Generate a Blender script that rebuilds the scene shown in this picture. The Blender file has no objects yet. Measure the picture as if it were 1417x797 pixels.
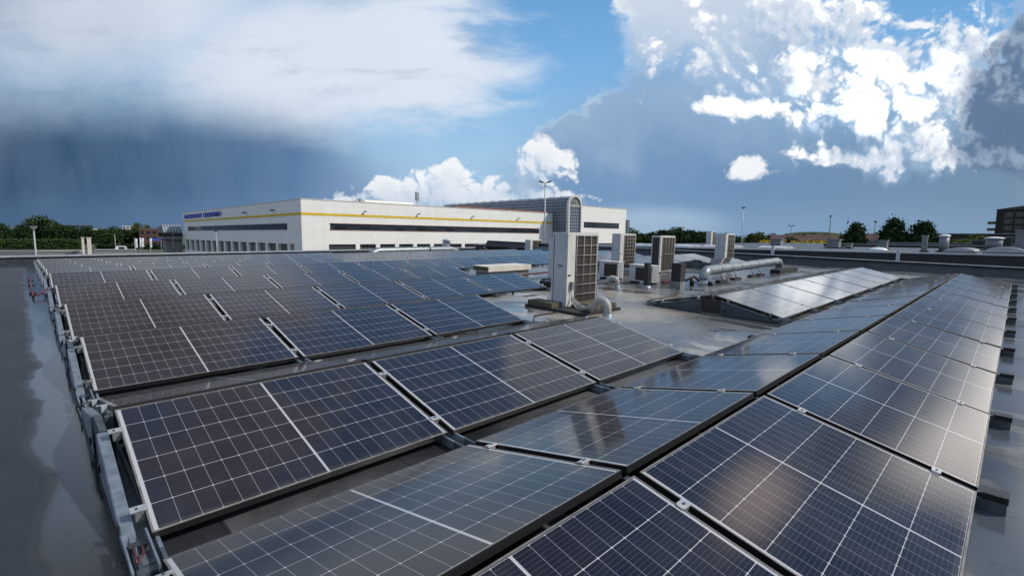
import bpy, bmesh, math, random
from mathutils import Matrix, Vector
R = math.radians
rnd = random.Random(7)
scn = bpy.context.scene
col = scn.collection

# ------------------------------------------------------------------ frames
# the world is level; the solar roof is a gently sloping deck with its own axes
# (X along the panel rows, Y across them), tilted against the level world by RM
RM = Matrix(((1.0, -0.0, -0.005), (0.0, 0.99976, -0.022), (0.005, 0.022, 0.99975))).to_4x4()
ID = Matrix.Identity(4)
CAM_H = 1.4489
GROUND = -6.55
UP = Matrix.Translation((0, 0, 0.09))         # the neighbouring higher roof is level

# ------------------------------------------------------------------ camera
cam_d = bpy.data.cameras.new("camera")
cam = bpy.data.objects.new("camera", cam_d)
col.objects.link(cam)
_p, _y, _r = R(7.0222), R(45.4315), R(1.1806)
F = Vector((math.cos(_y) * math.cos(_p), math.sin(_y) * math.cos(_p), -math.sin(_p)))
Rt = Vector((math.sin(_y), -math.cos(_y), 0))
Up = Rt.cross(F)
R2 = Rt * math.cos(_r) + Up * math.sin(_r)
U2 = R2.cross(F)
cm = Matrix((R2, U2, -F)).transposed().to_4x4()
cm.translation = (0, 0, CAM_H)
cam.matrix_world = RM @ cm
cam_d.sensor_width = 36
cam_d.lens = 36 * 685.7 / 1417
cam_d.clip_start = 0.05
cam_d.clip_end = 12000
scn.camera = cam
CAMW = (RM @ Vector((0, 0, CAM_H, 1))).to_3d()
AZ0 = 45.51                                   # compass bearing of the view, degrees from +X

# ------------------------------------------------------------------ exposure
scn.view_settings.view_transform = 'Standard'
scn.view_settings.look = 'None'
scn.view_settings.exposure = 0.0
scn.view_settings.gamma = 1
scn.cycles.use_denoising = True
scn.cycles.max_bounces = 5
scn.cycles.diffuse_bounces = 3
scn.cycles.glossy_bounces = 4

# ------------------------------------------------------------------ sun
SUN_AZ, SUN_EL = AZ0 - 94, 42.0
sun_d = bpy.data.lights.new("sun", 'SUN')
sun_d.energy = 3.6
sun_d.angle = R(3)
sun_d.color = (1.0, 0.94, 0.86)
sun = bpy.data.objects.new("sun", sun_d)
col.objects.link(sun)
sdir = Vector((math.cos(R(SUN_AZ)) * math.cos(R(SUN_EL)), math.sin(R(SUN_AZ)) * math.cos(R(SUN_EL)), math.sin(R(SUN_EL))))
sun.rotation_euler = sdir.to_track_quat('Z', 'Y').to_euler()


# ------------------------------------------------------------------ node helper
class NT:
    def __init__(s, tree):
        s.t = tree
        s.n = tree.nodes
        s.l = tree.links

    def new(s, typ, **kw):
        nd = s.n.new(typ)
        for k, v in kw.items():
            setattr(nd, k, v)
        return nd

    def put(s, sock, v):
        if v is None:
            return
        if hasattr(v, 'is_output'):
            s.l.new(v, sock)
        else:
            if isinstance(v, (tuple, list)) and len(v) == 3 and sock.type == 'RGBA':
                v = (*v, 1)
            sock.default_value = v

    def m(s, op, a, b=None, c=None, clamp=False):
        nd = s.new('ShaderNodeMath', operation=op, use_clamp=clamp)
        for i, v in enumerate((a, b, c)):
            s.put(nd.inputs[i], v)
        return nd.outputs[0]

    def v(s, op, a, b=None, c=None):
        nd = s.new('ShaderNodeVectorMath', operation=op)
        for i, v in enumerate((a, b, c)):
            s.put(nd.inputs[i], v)
        return nd.outputs['Value'] if op in ('LENGTH', 'DOT_PRODUCT', 'DISTANCE') else nd.outputs['Vector']

    def ss(s, x, lo, hi):
        nd = s.new('ShaderNodeMapRange', interpolation_type='SMOOTHSTEP')
        s.put(nd.inputs[0], x)
        s.put(nd.inputs[1], lo)
        s.put(nd.inputs[2], hi)
        return nd.outputs[0]

    def mr(s, x, a, b, c, d):
        nd = s.new('ShaderNodeMapRange')
        for i, v in enumerate((x, a, b, c, d)):
            s.put(nd.inputs[i], v)
        return nd.outputs[0]

    def mix(s, f, a, b, typ='MIX'):
        nd = s.new('ShaderNodeMix', data_type='RGBA', blend_type=typ)
        s.put(nd.inputs[0], f)
        s.put(nd.inputs[6], a)
        s.put(nd.inputs[7], b)
        return nd.outputs[2]

    def noise(s, vec, scale, detail=5, rough=0.55, dist=0.0, out=0, lac=2.0):
        nd = s.new('ShaderNodeTexNoise')
        s.put(nd.inputs['Vector'], vec)
        nd.inputs['Scale'].default_value = scale
        nd.inputs['Detail'].default_value = detail
        nd.inputs['Roughness'].default_value = rough
        nd.inputs['Lacunarity'].default_value = lac
        nd.inputs['Distortion'].default_value = dist
        return nd.outputs[out]

    def ramp(s, f, stops, interp='LINEAR'):
        nd = s.new('ShaderNodeValToRGB')
        cr = nd.color_ramp
        cr.interpolation = interp
        while len(cr.elements) < len(stops):
            cr.elements.new(0.5)
        for e, (p, c) in zip(cr.elements, stops):
            e.position = p
            e.color = (*c, 1)
        s.put(nd.inputs[0], f)
        return nd.outputs[0]

    def xyz(s, vec):
        nd = s.new('ShaderNodeSeparateXYZ')
        s.put(nd.inputs[0], vec)
        return nd.outputs

    def comb(s, x, y, z=0.0):
        nd = s.new('ShaderNodeCombineXYZ')
        for i, v in enumerate((x, y, z)):
            s.put(nd.inputs[i], v)
        return nd.outputs[0]


def srgb(*c):
    return tuple((x / 255 / 12.92) if x / 255 <= 0.04045 else ((x / 255 + 0.055) / 1.055) ** 2.4 for x in c)


# ------------------------------------------------------------------ sky: daylight dome with a cloudscape by direction
world = bpy.data.worlds.new("World")
scn.world = world
world.use_nodes = True
world.cycles.sampling_method = 'MANUAL'
world.cycles.sample_map_resolution = 512
w = NT(world.node_tree)
w.n.clear()
SKY = 0.1


def build_sky():
    out = w.new('ShaderNodeOutputWorld')
    bg = w.new('ShaderNodeBackground')
    bg.inputs[1].default_value = SKY
    w.l.new(bg.outputs[0], out.inputs[0])
    sky = w.new('ShaderNodeTexSky', sky_type='NISHITA', sun_disc=False)
    sky.sun_elevation = R(SUN_EL)
    sky.sun_rotation = math.atan2(sdir.x, sdir.y)
    sky.air_density = 1.0
    sky.dust_density = 0.6
    sky.ozone_density = 1.6
    d = w.v('NORMALIZE', w.new('ShaderNodeTexCoord').outputs['Generated'])
    a = R(AZ0)
    fw = w.v('DOT_PRODUCT', d, (math.cos(a), math.sin(a), 0))
    rt = w.v('DOT_PRODUCT', d, (math.sin(a), -math.cos(a), 0))
    z = w.xyz(d)[2]
    fwc = w.m('MAXIMUM', fw, 0.18)
    s_ = w.m('DIVIDE', rt, fwc)
    t_ = w.m('DIVIDE', z, fwc)
    p0 = w.comb(s_, t_, 0)
    K = 686.0
    k = 1 / SKY

    def L(*c, g=1.0):
        return tuple(x * k * g for x in srgb(*c))

    def vary(vec, scale, amt, detail=3):
        n = w.noise(vec, scale, detail, 0.55, out=1)
        return w.v('ADD', vec, w.v('MULTIPLY', w.v('SUBTRACT', n, (0.5, 0.5, 0.5)), (amt, amt, 0.0)))
    psoft = vary(p0, 2.4, 0.10)                     # slow drift, for sheets
    pcum = vary(vary(p0, 3.5, 0.07, 2), 16, 0.016, 2)   # curled, for cumulus

    def billow(vec):                                # rounded heaps with sharp creases and ragged fringes
        tot = w.m('MULTIPLY', w.m('SUBTRACT', w.noise(vec, 6, 9, 0.62), 0.5), 0.7)
        for sc, am in ((10, 0.44), (21, 0.30), (44, 0.19), (92, 0.10)):
            n = w.noise(vec, sc, 0.6, 0.5)
            q = w.m('MULTIPLY', w.m('ABSOLUTE', w.m('SUBTRACT', n, 0.5)), am * 4.2)
            tot = w.m('ADD', tot, q)
        return tot                                  # about 0..1
    bil = billow(pcum)
    pcum2 = w.v('ADD', pcum, (0.009, 0.012, 0))
    bil2 = billow(pcum2)
    pcum3 = w.v('ADD', pcum, (0.030, 0.040, 0))
    bil3 = billow(pcum3)
    fb = w.m('SUBTRACT', w.noise(p0, 5, 6, 0.58), 0.5)
    fs = w.m('SUBTRACT', w.noise(psoft, 1.7, 3, 0.5), 0.5)
    wis = w.m('SUBTRACT', w.noise(w.v('MULTIPLY', vary(p0, 3.0, 0.08), (1.9, 7.5, 1.0)), 2.0, 7, 0.60, 0.3), 0.5)

    def blobs(lst, vec):
        dn = None
        for (x, y, rx, ry) in lst:
            q = w.v('MULTIPLY', w.v('SUBTRACT', vec, ((x - 708) / K, (328 - y) / K, 0)), (K / rx, K / ry, 0))
            v = w.m('SUBTRACT', 1.0, w.v('LENGTH', q))
            dn = v if dn is None else w.m('SMOOTH_MAX', dn, v, 0.12)
        return dn

    def heap(lst, amp, off=0.0):
        """density of a heap cloud and how brightly each spot of it is lit (from the upper right, partly from behind)"""
        def dn(v, b_):
            return w.m('ADD', w.m('SUBTRACT', blobs(lst, v), off), w.m('MULTIPLY', w.m('SUBTRACT', b_, 0.42), amp))
        d1 = dn(pcum, bil)
        fine = w.m('SUBTRACT', bil, bil2)
        wide = w.m('SUBTRACT', d1, dn(pcum3, bil3))
        lit = w.m('ADD', w.m('MULTIPLY', fine, 1.15), w.m('MULTIPLY', wide, 1.25))
        lit = w.m('ADD', w.m('SUBTRACT', lit, w.m('MULTIPLY', w.m('MAXIMUM', w.m('SUBTRACT', d1, 0.25), 0.0), 0.50)), 0.29)
        return d1, lit

    def shade(lit, lo, midc, hi):
        return w.ramp(lit, [(0.0, lo), (0.42, midc), (0.72, hi), (1.0, hi)])
    x_ = w.m('ADD', w.m('MULTIPLY', s_, K / 1417), 708 / 1417, clamp=True)

    # clear air, deeper higher up
    base = w.mix(0.8, sky.outputs[0], w.ramp(w.m('MULTIPLY', t_, 1.6, clamp=True), [(0.0, L(180, 214, 240)), (0.25, L(166, 209, 242)), (0.5, L(128, 186, 236)), (0.78, L(104, 166, 222)), (1.0, L(84, 140, 198))]))
    # broken cover overhead, seen mirrored in panels and puddles
    ov = w.noise(d, 3.0, 6, 0.6, 0.3)
    ovm = w.m('MULTIPLY', w.ss(ov, 0.42, 0.58), w.ss(t_, 0.46, 0.62))
    ovc = w.mix(w.ss(s_, -0.4, 0.6), w.mix(w.ss(ov, 0.5, 0.68), L(168, 158, 156), L(116, 112, 116)), w.mix(w.ss(ov, 0.48, 0.62), L(96, 128, 176), L(70, 104, 158)))
    base = w.mix(ovm, base, ovc)
    # a thin bright place in the cover not far from the veiled sun
    br = w.v('LENGTH', w.v('MULTIPLY', w.v('SUBTRACT', psoft, (0.93, 0.86, 0)), (6.2, 4.4, 0)))
    base = w.mix(w.ss(br, 1.0, 0.2), base, (2.4 * k, 1.95 * k, 1.75 * k))
    # glow of the veiled sun, off to the right
    gl_ = w.m('POWER', w.m('MAXIMUM', w.v('DOT_PRODUCT', d, tuple(sdir)), 0.0), 40.0)
    base = w.mix(w.m('MULTIPLY', gl_, 0.9), base, (3.2 * k, 3.0 * k, 2.8 * k))
    # rain-dark band low down
    band = w.ramp(x_, [(0.0, L(40, 66, 98)), (0.16, L(50, 82, 120)), (0.29, L(80, 117, 158)), (0.36, L(128, 160, 198)), (0.42, L(168, 196, 224)), (0.52, L(140, 172, 206)),
                       (0.62, L(104, 139, 180)), (0.75, L(106, 140, 178)), (0.88, L(110, 142, 176)), (1.0, L(112, 138, 164))])
    band = w.mix(w.m('MULTIPLY', w.ss(t_, 0.10, 0.0), w.mix(w.ss(x_, 0.1, 0.6), (0.24,) * 3, (0.36,) * 3)), band, L(158, 188, 214))
    rain = w.noise(w.v('MULTIPLY', psoft, (5.0, 0.9, 1.0)), 1.6, 5, 0.6)
    band = w.mix(w.m('MULTIPLY', w.ss(w.m('ADD', fs, w.m('MULTIPLY', fb, 0.5)), -0.2, 0.25), 0.24), band, L(136, 160, 190))
    band = w.mix(w.m('MULTIPLY', w.ss(rain, 0.42, 0.62), 0.16), band, L(120, 144, 172))
    top = w.ramp(x_, [(0.0, (0.27,) * 3), (0.30, (0.25,) * 3), (0.37, (0.13,) * 3), (0.47, (0.10,) * 3), (0.54, (0.20,) * 3), (0.62, (0.26,) * 3), (0.72, (0.24,) * 3), (0.90, (0.24,) * 3), (1.0, (0.30,) * 3)])
    tb = w.m('SUBTRACT', w.m('ADD', top, w.m('MULTIPLY', fs, 0.10)), t_)
    base = w.mix(w.ss(tb, -0.11, 0.10), base, band)
    # great pale anvil on the left: smooth, feathered to the right
    an = blobs([(120, 10, 440, 205), (440, 95, 345, 122), (-150, 40, 440, 185), (230, -110, 330, 140)], psoft)
    edge = w.ss(x_, 0.26, 0.44)
    an = w.m('ADD', an, w.m('ADD', w.m('MULTIPLY', fb, 0.22), w.m('MULTIPLY', wis, w.m('ADD', 0.26, w.m('MULTIPLY', edge, 0.65)))))
    ag = w.m('ADD', w.m('ADD', w.m('MULTIPLY', x_, 1.25), w.m('MULTIPLY', fs, 0.55)), w.m('MULTIPLY', fb, 0.22))
    acol = w.ramp(ag, [(0.0, L(160, 174, 197)), (0.12, L(192, 204, 220)), (0.30, L(215, 225, 238)), (0.62, L(226, 234, 246)), (1.0, L(226, 235, 247))])
    acol = w.mix(w.m('MULTIPLY', w.ss(wis, -0.02, -0.20), 0.35), acol, L(150, 164, 190))
    base = w.mix(w.m('MULTIPLY', w.ss(an, 0.0, w.m('ADD', 0.75, w.m('MULTIPLY', edge, -0.30))), 0.97), base, acol)
    # heap clouds: crisp where they face the light, melting away on the shaded side
    def lay(base, lst, amp, off, lo, midc, hi, soft=0.6, crisp=0.2, op=0.98, gain=1.0, thick=0.0, gx=0.0):
        dn, lit = heap(lst, amp, off)
        lit = w.m('ADD', lit, w.m('ADD', w.m('MULTIPLY', fb, 0.35), gx))
        f = w.ss(lit, 0.15, 0.70)
        al = w.ss(dn, 0.0, w.m('ADD', soft, w.m('MULTIPLY', f, crisp - soft)))
        mh = tuple((a_ * 0.4 + b_ * 0.6) for a_, b_ in zip(midc, hi))
        col_ = w.ramp(lit, [(0.0, L(*lo)), (0.32, L(*midc)), (0.64, L(*mh)), (0.94, L(*hi)), (1.0, L(*hi, g=gain))])
        if thick:
            col_ = w.mix(w.m('MULTIPLY', w.ss(dn, 0.10, 0.80), thick), col_, L(*lo))
        return w.mix(w.m('MULTIPLY', al, op), base, col_)
    WH = (248, 250, 253)
    # blue-grey bank climbing from the skyline to the upper right
    gb = w.m('ADD', blobs([(900, 258, 215, 118), (806, 214, 86, 58), (862, 176, 74, 54), (1010, 200, 190, 110), (950, 150, 120, 80)], pcum), w.m('MULTIPLY', w.m('SUBTRACT', bil, 0.42), 0.36))
    lft = w.ss(x_, 0.68, 0.56)
    gcol = w.mix(w.ss(w.m('ADD', t_, w.m('MULTIPLY', fb, 0.25)), 0.05, 0.28), L(110, 147, 188), L(150, 177, 208))
    gcol = w.mix(w.m('MULTIPLY', w.m('MULTIPLY', w.ss(w.m('ADD', gb, w.m('MULTIPLY', fb, 0.4)), 0.22, 0.0), lft), 0.85), gcol, L(232, 239, 248))
    gcol = w.mix(w.m('MULTIPLY', w.ss(fb, -0.02, 0.20), 0.30), gcol, L(176, 197, 222))
    base = w.mix(w.m('MULTIPLY', w.ss(gb, 0.0, w.mix(lft, (0.75,) * 3, (0.20,) * 3)), w.m('ADD', 0.72, w.m('MULTIPLY', lft, 0.22))), base, gcol)
    # central white cumulus on the skyline, in front of it
    base = lay(base, [(590, 300, 170, 70), (556, 274, 76, 46), (618, 262, 66, 42), (700, 282, 150, 62), (742, 232, 50, 56), (660, 298, 120, 54), (500, 300, 90, 40)], 0.80, 0.16, (172, 194, 220), (212, 224, 239), WH, 0.6, 0.22, 0.95, 1.0, 0.30)
    # the great cumulus: one broad mass, grey hearted on the left, white heaps to the right
    tw = w.m('ADD', blobs([(935, 10, 108, 118), (1010, 60, 130, 92), (930, -80, 140, 140), (898, 62, 58, 62)], pcum), w.m('MULTIPLY', w.m('SUBTRACT', bil, 0.42), 0.34))
    tcol = w.mix(w.ss(w.m('ADD', tw, w.m('MULTIPLY', fb, 0.35)), 0.02, 0.34), L(246, 249, 252), w.mix(w.ss(t_, 0.26, 0.46), L(168, 191, 219), L(200, 213, 231)))
    tcol = w.mix(w.m('MULTIPLY', w.ss(fb, -0.06, 0.22), 0.35), tcol, L(232, 239, 247))
    base = w.mix(w.m('MULTIPLY', w.ss(tw, 0.0, w.mix(w.ss(t_, 0.46, 0.32), (0.13,) * 3, (0.75,) * 3)), 0.96), base, tcol)
    base = lay(base, [(1080, 100, 190, 96), (1180, 120, 190, 92), (1290, 120, 110, 100), (1060, 50, 110, 60), (1150, 56, 70, 54), (1240, 190, 110, 60)], 0.72, -0.02, (160, 186, 215), (204, 218, 236), WH, 0.9, 0.34, 0.96, 1.3, 0.45)
    base = lay(base, [(1110, 118, 150, 50), (1210, 132, 130, 50), (1285, 140, 60, 70), (1262, 186, 84, 50)], 1.0, 0.16, (176, 198, 222), (212, 224, 239), WH, 0.7, 0.40, 0.92, 1.3, 0.25, -0.02)
    # bright shelves and heaps below
    base = lay(base, [(1035, 158, 120, 26), (985, 158, 56, 20)], 1.1, 0.22, (186, 206, 228), (226, 235, 245), WH, 0.7, 0.42, 0.93, 1.2)
    base = lay(base, [(1150, 216, 110, 28), (1225, 208, 100, 36), (1185, 172, 56, 40), (1265, 190, 60, 50)], 1.0, 0.16, (150, 177, 208), (206, 220, 237), WH, 0.7, 0.36, 0.95, 1.2, 0.35)
    base = lay(base, [(1028, 238, 50, 22), (1236, 48, 44, 11), (520, 8, 46, 14)], 1.0, 0.18, (190, 208, 229), (226, 235, 245), WH, 0.7, 0.40, 0.93, 1.0)
    # the thinnest, most brilliant part of the great cumulus
    vl = w.v('LENGTH', w.v('MULTIPLY', w.v('SUBTRACT', pcum, ((1190 - 708) / K, (328 - 135) / K, 0)), (K / 165, K / 68, 0)))
    vm = w.m('MULTIPLY', w.ss(vl, 1.0, 0.25), w.ss(w.m('ADD', bil, w.m('MULTIPLY', fb, 0.8)), 0.22, 0.62))
    base = w.mix(vm, base, (1.25 * k, 1.25 * k, 1.24 * k), 'ADD')
    # dark cloud at the far right, silver edge
    dd, dl = heap([(1425, 150, 150, 104), (1560, 80, 250, 180), (1500, -60, 200, 160), (1400, 210, 130, 28)], 0.48, 0.02)
    dcol = w.mix(w.ss(w.m('ADD', dl, w.m('MULTIPLY', fb, 1.0)), 0.05, 0.75), L(98, 122, 153), L(146, 165, 190))
    dcol = w.mix(w.m('MULTIPLY', w.m('MULTIPLY', w.ss(w.m('ADD', dd, w.m('MULTIPLY', fb, 0.4)), 0.24, 0.0), w.ss(t_, 0.10, 0.24)), 0.9), dcol, L(234, 240, 248))
    base = w.mix(w.m('MULTIPLY', w.ss(dd, 0.0, w.mix(w.ss(t_, 0.22, 0.10), (0.30,) * 3, (0.7,) * 3)), 0.97), base, dcol)
    pw_ = w.v('LENGTH', w.v('MULTIPLY', w.v('SUBTRACT', psoft, ((905 - 708) / K, (328 - 312) / K, 0)), (K / 130, K / 36, 0)))
    base = w.mix(w.m('MULTIPLY', w.ss(pw_, 1.0, 0.3), 0.75), base, L(196, 216, 234))
    # storm haze thickening down to the skyline
    hz_ = w.ramp(x_, [(0.0, L(58, 88, 126)), (0.25, L(84, 118, 158)), (0.45, L(160, 186, 212)), (0.65, L(128, 160, 192)), (1.0, L(124, 150, 178))])
    base = w.mix(w.m('MULTIPLY', w.ss(w.m('ADD', t_, w.m('MULTIPLY', fs, 0.06)), 0.13, -0.01), 0.62), base, hz_)
    # bright low cloud added off to the right, unseen, for glare on the panels
    br2 = w.m('MULTIPLY', w.ss(w.m('ADD', s_, w.m('MULTIPLY', fs, 0.3)), 1.02, 1.30), w.ss(w.m('ABSOLUTE', w.m('SUBTRACT', w.m('ADD', t_, w.m('MULTIPLY', fs, 0.2)), 0.40)), 0.34, 0.16))
    base = w.mix(br2, base, (2.6 * k, 2.45 * k, 2.3 * k))
    # behind the viewer: plain broken cloud
    bk = w.mix(w.ss(w.noise(d, 2.2, 5, 0.6, 0.2), 0.38, 0.62), L(110, 160, 215), L(206, 212, 220))
    base = w.mix(w.ss(fw, 0.32, 0.14), base, bk)
    base = w.mix(w.ss(z, -0.002, -0.03), base, L(70, 76, 78))
    w.l.new(base, bg.inputs[0])


build_sky()


# ------------------------------------------------------------------ materials
def mat(name, color=(0.5, 0.5, 0.5), rough=0.5, metal=0.0, var=0.0, vscale=6.0, spec=0.5, bump=0.0, bscale=40.0, coord='Object'):
    m = bpy.data.materials.new(name)
    m.use_nodes = True
    q = NT(m.node_tree)
    b = q.n['Principled BSDF']
    b.inputs['Base Color'].default_value = (*color, 1)
    b.inputs['Roughness'].default_value = rough
    b.inputs['Metallic'].default_value = metal
    b.inputs['Specular IOR Level'].default_value = spec
    tc = q.new('ShaderNodeTexCoord').outputs[coord]
    if var > 0:
        n = q.noise(tc, vscale, 6, 0.62)
        hi = tuple(min(1, c * (1 + var)) for c in color)
        lo = tuple(c * (1 - var) for c in color)
        q.put(b.inputs['Base Color'], q.mix(q.ss(n, 0.3, 0.7), lo, hi))
        q.put(b.inputs['Roughness'], q.mr(n, 0.3, 0.7, max(0.02, rough - 0.08), min(1, rough + 0.08)))
    if bump > 0:
        bn = q.new('ShaderNodeBump')
        bn.inputs['Strength'].default_value = bump
        bn.inputs['Distance'].default_value = 0.01
        q.put(bn.inputs['Height'], q.noise(tc, bscale, 4, 0.6))
        q.l.new(bn.outputs[0], b.inputs['Normal'])
    m['nt'] = 1
    return m


PL, PW = 1.6125, 1.134          # panel length along the row, width down the slope
GX = 0.0496                     # gap between neighbours
PITCH = PL + GX
X0 = 0.3104                     # left end of the rows
RIDGE1, ROWP, RGAP, ZR = 1.1659, 2.5074, 0.0691, 0.33
TILT = 12.54


def cell_material():
    m = bpy.data.materials.new("photovoltaic_cells")
    m.use_nodes = True
    q = NT(m.node_tree)
    b = q.n['Principled BSDF']
    uv = q.new('ShaderNodeUVMap')
    u, v, _ = q.xyz(uv.outputs[0])
    mu, mv, mid = 0.026, 0.012, 0.012
    pu = (PL - 2 * mu - mid) / 18
    pv = (PW - 2 * mv) / 6
    right = q.m('GREATER_THAN', u, PL / 2)
    uu = q.m('SUBTRACT', q.m('SUBTRACT', u, mu), q.m('MULTIPLY', right, mid))
    cu = q.m('DIVIDE', uu, pu)
    cv = q.m('DIVIDE', q.m('SUBTRACT', v, mv), pv)

    def near(c, pitch):
        f = q.m('FRACT', c)
        return q.m('MULTIPLY', q.m('MINIMUM', f, q.m('SUBTRACT', 1.0, f)), pitch)
    du, dv = near(cu, pu), near(cv, pv)
    lu = q.m('LESS_THAN', du, 0.0012)
    lv = q.m('LESS_THAN', dv, 0.0016)
    dia = q.m('LESS_THAN', q.m('ADD', du, dv), 0.0065)
    edge_u = q.m('MAXIMUM', q.m('LESS_THAN', u, mu), q.m('GREATER_THAN', u, PL - mu))
    edge_v = q.m('MAXIMUM', q.m('LESS_THAN', v, mv), q.m('GREATER_THAN', v, PW - mv))
    midm = q.m('LESS_THAN', q.m('ABSOLUTE', q.m('SUBTRACT', u, PL / 2)), mid / 2)
    white = q.m('MAXIMUM', q.m('MAXIMUM', lv, dia), q.m('MAXIMUM', edge_u, midm))
    white = q.m('MULTIPLY', white, q.m('SUBTRACT', 1.0, q.m('MULTIPLY', edge_v, q.m('SUBTRACT', 1.0, edge_u))))
    # busbars: ten silver wires per cell, along the row
    bb = near(q.m('MULTIPLY', cv, 10.0), pv / 10)
    bus = q.m('LESS_THAN', bb, 0.0009)
    # one slightly different tone per cell and per panel
    cell = q.comb(q.m('FLOOR', cu), q.m('FLOOR', cv), 0)
    oi = q.new('ShaderNodeObjectInfo').outputs['Random']
    wn = q.new('ShaderNodeTexWhiteNoise', noise_dimensions='4D')
    q.put(wn.inputs['Vector'], cell)
    q.put(wn.inputs['W'], q.m('MULTIPLY', oi, 91.7))
    base = q.mix(wn.outputs['Value'], (0.0065, 0.0075, 0.0135), (0.0100, 0.0110, 0.0190))
    base = q.mix(q.m('MULTIPLY', bus, 0.55), base, (0.085, 0.088, 0.105))
    base = q.mix(q.m('MULTIPLY', lu, 0.75), base, (0.26, 0.27, 0.29))
    base = q.mix(q.m('MULTIPLY', white, 0.95), base, (0.42, 0.42, 0.43))
    # dust film, thicker towards the lower edge
    uvw = q.comb(u, v, q.m('MULTIPLY', oi, 37.0))
    dn = q.noise(uvw, 3.0, 6, 0.65)
    fine = q.noise(uvw, 60.0, 3, 0.6)
    streak = q.noise(q.comb(q.m('MULTIPLY', u, 9.0), q.m('MULTIPLY', v, 1.2), q.m('MULTIPLY', oi, 53.0)), 2.0, 5, 0.7)
    low = q.m('ADD', q.ss(v, PW - 0.05, PW - 0.004), q.m('MULTIPLY', q.ss(streak, 0.60, 0.80), q.m('MULTIPLY', q.ss(v, PW - 0.55, PW), 0.22)))
    dust = q.m('ADD', q.m('MULTIPLY', q.ss(dn, 0.30, 0.75), 0.042), q.m('MULTIPLY', q.m('MULTIPLY', low, dn), 0.22))
    drop_ = q.noise(uvw, 11.0, 2.0, 0.5)
    spots = q.m('ADD', q.m('MULTIPLY', fine, 0.004), q.m('MULTIPLY', q.ss(drop_, 0.775, 0.80), 0.30))
    base = q.mix(q.m('ADD', dust, spots), base, (0.34, 0.29, 0.24))
    q.put(b.inputs['Base Color'], base)
    q.put(b.inputs['Roughness'], q.m('ADD', 0.045, q.m('MULTIPLY', dn, 0.10)))
    b.inputs['IOR'].default_value = 1.38
    b.inputs['Coat Weight'].default_value = 0.12
    b.inputs['Coat Roughness'].default_value = 0.26
    b.inputs['Coat IOR'].default_value = 1.5
    b.inputs['Sheen Weight'].default_value = 0.09
    b.inputs['Sheen Roughness'].default_value = 0.16
    b.inputs['Sheen Tint'].default_value = (1.0, 0.90, 0.83, 1)
    b.inputs['Specular Tint'].default_value = (1.0, 0.82, 0.73, 1)
    q.put(b.inputs['Specular Tint'], q.mix(q.m('FRACT', q.m('MULTIPLY', oi, 13.7)), (1.0, 0.83, 0.75), (0.88, 0.89, 0.92)))
    bn = q.new('ShaderNodeBump')
    bn.inputs['Strength'].default_value = 0.010
    bn.inputs['Distance'].default_value = 0.01
    q.put(bn.inputs['Height'], q.noise(uvw, 7.0, 3, 0.5))
    q.l.new(bn.outputs[0], b.inputs['Normal'])
    return m


def frame_material():
    m = mat("anodised_black_frame", (0.012, 0.012, 0.013), 0.38, 0.0)
    q = NT(m.node_tree)
    b = q.n['Principled BSDF']
    nz = q.xyz(q.new('ShaderNodeTexCoord').outputs['Normal'])[2]
    n = q.noise(q.new('ShaderNodeTexCoord').outputs['Object'], 9, 5, 0.6)
    q.put(b.inputs['Base Color'], q.mix(q.m('MULTIPLY', q.ss(nz, 0.6, 0.9), q.ss(n, 0.15, 0.6)), (0.012, 0.012, 0.013), (0.17, 0.155, 0.14)))
    return m


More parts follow.
